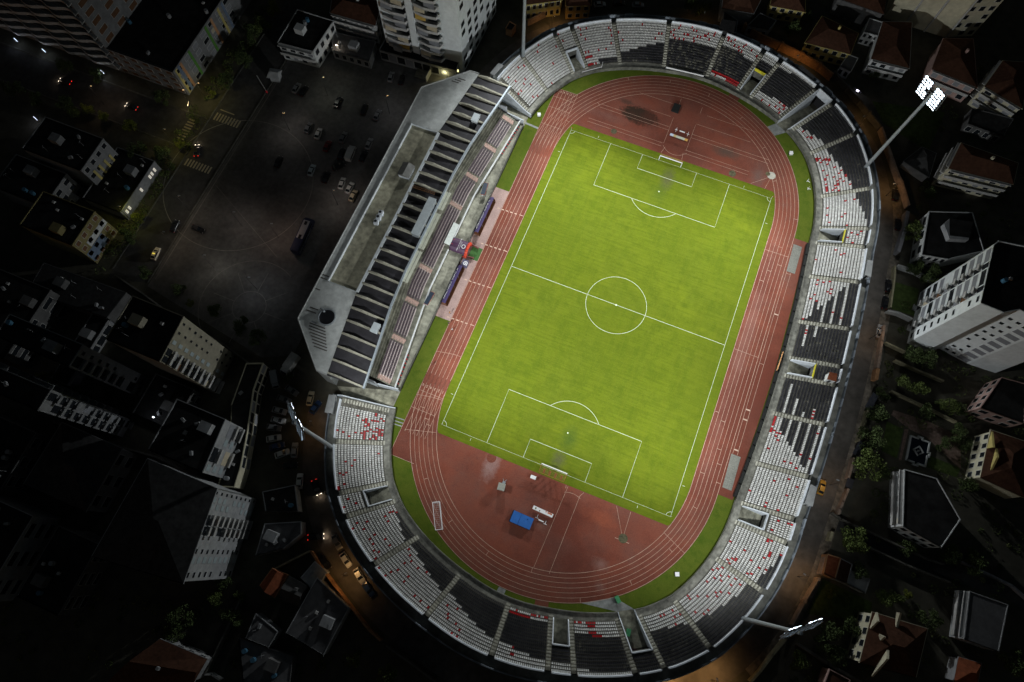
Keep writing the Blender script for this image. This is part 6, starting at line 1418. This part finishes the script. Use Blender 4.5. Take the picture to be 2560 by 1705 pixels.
for i,(zz,r,k,l) in enumerate(TL):
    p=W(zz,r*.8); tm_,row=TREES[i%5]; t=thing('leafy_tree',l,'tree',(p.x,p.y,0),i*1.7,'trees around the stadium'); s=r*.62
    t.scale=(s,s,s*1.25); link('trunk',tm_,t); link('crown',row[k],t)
# low shrubs and ground cover of the gardens: one mass
R=random.Random(21); mb=MB()
for _ in range(900):
    if R.random()<.72: x,y=R.uniform(70,150),R.uniform(-110,128)
    elif R.random()<.5: x,y=R.uniform(-125,-30),R.uniform(-150,-108)
    else: x,y=R.uniform(-152,-146),R.uniform(-48,60)
    if any(inside(x,y,f) for f in FP): continue
    if x>0:
        yy=abs(y)-42.2; rr=x if yy<0 else math.hypot(x,yy)
        if rr<79: continue
    elif y<-100 and math.hypot(x,abs(y)-42.2)<78: continue
    if abs(x-92.3)<4.5 and abs(y+9.8)<5.5: continue
    s=R.uniform(.5,1.7); h=R.uniform(.5,1.2)*s; mb.mi=R.choice((0,0,1))
    for k in range(46):
        d=Vector((R.gauss(0,1),R.gauss(0,1),abs(R.gauss(0,.7)))).normalized(); pp=Vector((x+d.x*s,y+d.y*s,d.z*h)); u=Vector((R.gauss(0,1),R.gauss(0,1),R.gauss(0,.4))).normalized()*R.uniform(.14,.3); w=u.cross(Vector((R.gauss(0,1),R.gauss(0,1),R.gauss(0,1)))).normalized()*R.uniform(.10,.22)
        mb.quad(pp-u,pp+w,pp+u,pp-w)
tag(mb.build('garden_shrubs',[M('shrub_leaves',(.075,.105,.03),.85,.5,1.2,.3,.2),M('pale_shrub_leaves',(.10,.115,.04),.85,.5,1.2,.3,.2)]),'low dark shrubs and ground cover growing all over the gardens','shrubs',kind='stuff')
# ------------------------------------------------------------------ people
def person(px,label,rz,top,legs,pose):
    p=G(px,.0); t=None
    V=[(0,0,.95),(0,0,1.2),(0,0,1.42),(0,0,1.55),(0,.03,1.68)]; Rr=[.15,.15,.16,.055,.105]; E_=[(0,1),(1,2),(2,3),(3,4)]
    st=.22 if pose=='walk' else .06
    for s in (1,-1):
        b=len(V); V+=[(s*.09,0,.88),(s*.10,s*st,.48),(s*.10,s*st*1.3-.04,.08),(s*.10,s*st*1.3+.12,.04)]; Rr+=[.10,.065,.045,.04]; E_+=[(0,b),(b,b+1),(b+1,b+2),(b+2,b+3)]
        b=len(V); V+=[(s*.20,0,1.40),(s*.25,-s*st*.6,1.12),(s*.25,-s*st*.6+.12,.88),(s*.25,-s*st*.6+.15,.78)]; Rr+=[.06,.045,.035,.035]; E_+=[(2,b),(b,b+1),(b+1,b+2),(b+2,b+3)]
    me=bpy.data.meshes.new('person'); me.from_pydata(V,E_,[]); o=bpy.data.objects.new('person',me); COL.objects.link(o)
    sk=o.modifiers.new('skin','SKIN'); 
    for v,r in zip(me.skin_vertices[0].data,Rr): v.radius=(r,r)
    me.skin_vertices[0].data[0].use_root=True
    sb=o.modifiers.new('sub','SUBSURF'); sb.levels=1; sb.render_levels=1
    dg=bpy.context.evaluated_depsgraph_get(); m2=bpy.data.meshes.new_from_object(o.evaluated_get(dg)); bpy.data.objects.remove(o)
    m2.materials.clear()
    for mt in (M('skin',(.35,.2,.14),.6,0,1,0),top,legs): m2.materials.append(mt)
    for f in m2.polygons:
        c=f.center; f.material_index=2 if c.z<.93 else (1 if c.z<1.49 and not c.z<.86 else 0)
        if abs(c.x)>.2 and c.z<1.15: f.material_index=0
    o=link('person',m2,None,(p.x,p.y,.03)); o.rotation_euler=(0,0,rz); tag(o,label,'person',group='people by the track')
    m=MB(); R_=.115
    for i in range(8):
        for j in range(3):
            a0,a1=2*PI*i/8,2*PI*(i+1)/8; b0,b1=PI/2*j/3,PI/2*(j+1)/3
            q=lambda a,b:(R_*math.cos(a)*math.cos(b),.02+R_*math.sin(a)*math.cos(b),1.69+R_*1.05*math.sin(b)); m.quad(q(a0,b0),q(a1,b0),q(a1,b1),q(a0,b1))
    m.build('hair',black_metal,o)
shirt=lambda n,c:M(n+'_shirt',c,.8,0,1,0)
person((1125,784),'person in an orange top and dark trousers on the paving south of the shelters',2.2,shirt('orange',(.5,.22,.04)),shirt('navy',(.02,.02,.03)),'walk')
person((1131,826),'person in white crossing the track lanes',1.2,shirt('white',(.6,.6,.6)),shirt('dark',(.03,.03,.035)),'walk')
person((1122,810),'person in dark clothes standing at the edge of the paving',.4,shirt('dark',(.03,.03,.035)),shirt('dark',(.03,.03,.035)),'stand')
person((1081.5,911),'person in dark red standing on the outer lane of the west straight',-.6,shirt('maroon',(.12,.02,.02)),shirt('dark',(.03,.03,.035)),'stand')
# ------------------------------------------------------------------ sky, render settings
wd=bpy.data.worlds.new('World'); S.world=wd; wd.use_nodes=True
sk=wd.node_tree.nodes.new('ShaderNodeTexSky'); sk.sky_type='NISHITA'; sk.sun_disc=False
sk.sun_elevation=math.radians(1.0); sk.sun_rotation=math.radians(200)
bg=wd.node_tree.nodes['Background']; wd.node_tree.links.new(sk.outputs[0],bg.inputs['Color']); bg.inputs['Strength'].default_value=.03
S.view_settings.view_transform='Standard'; S.view_settings.look='None'; S.view_settings.exposure=0; S.view_settings.gamma=1
S.cycles.max_bounces=5; S.cycles.diffuse_bounces=3; S.cycles.sample_clamp_indirect=4; S.cycles.caustics_reflective=False; S.cycles.caustics_refractive=False
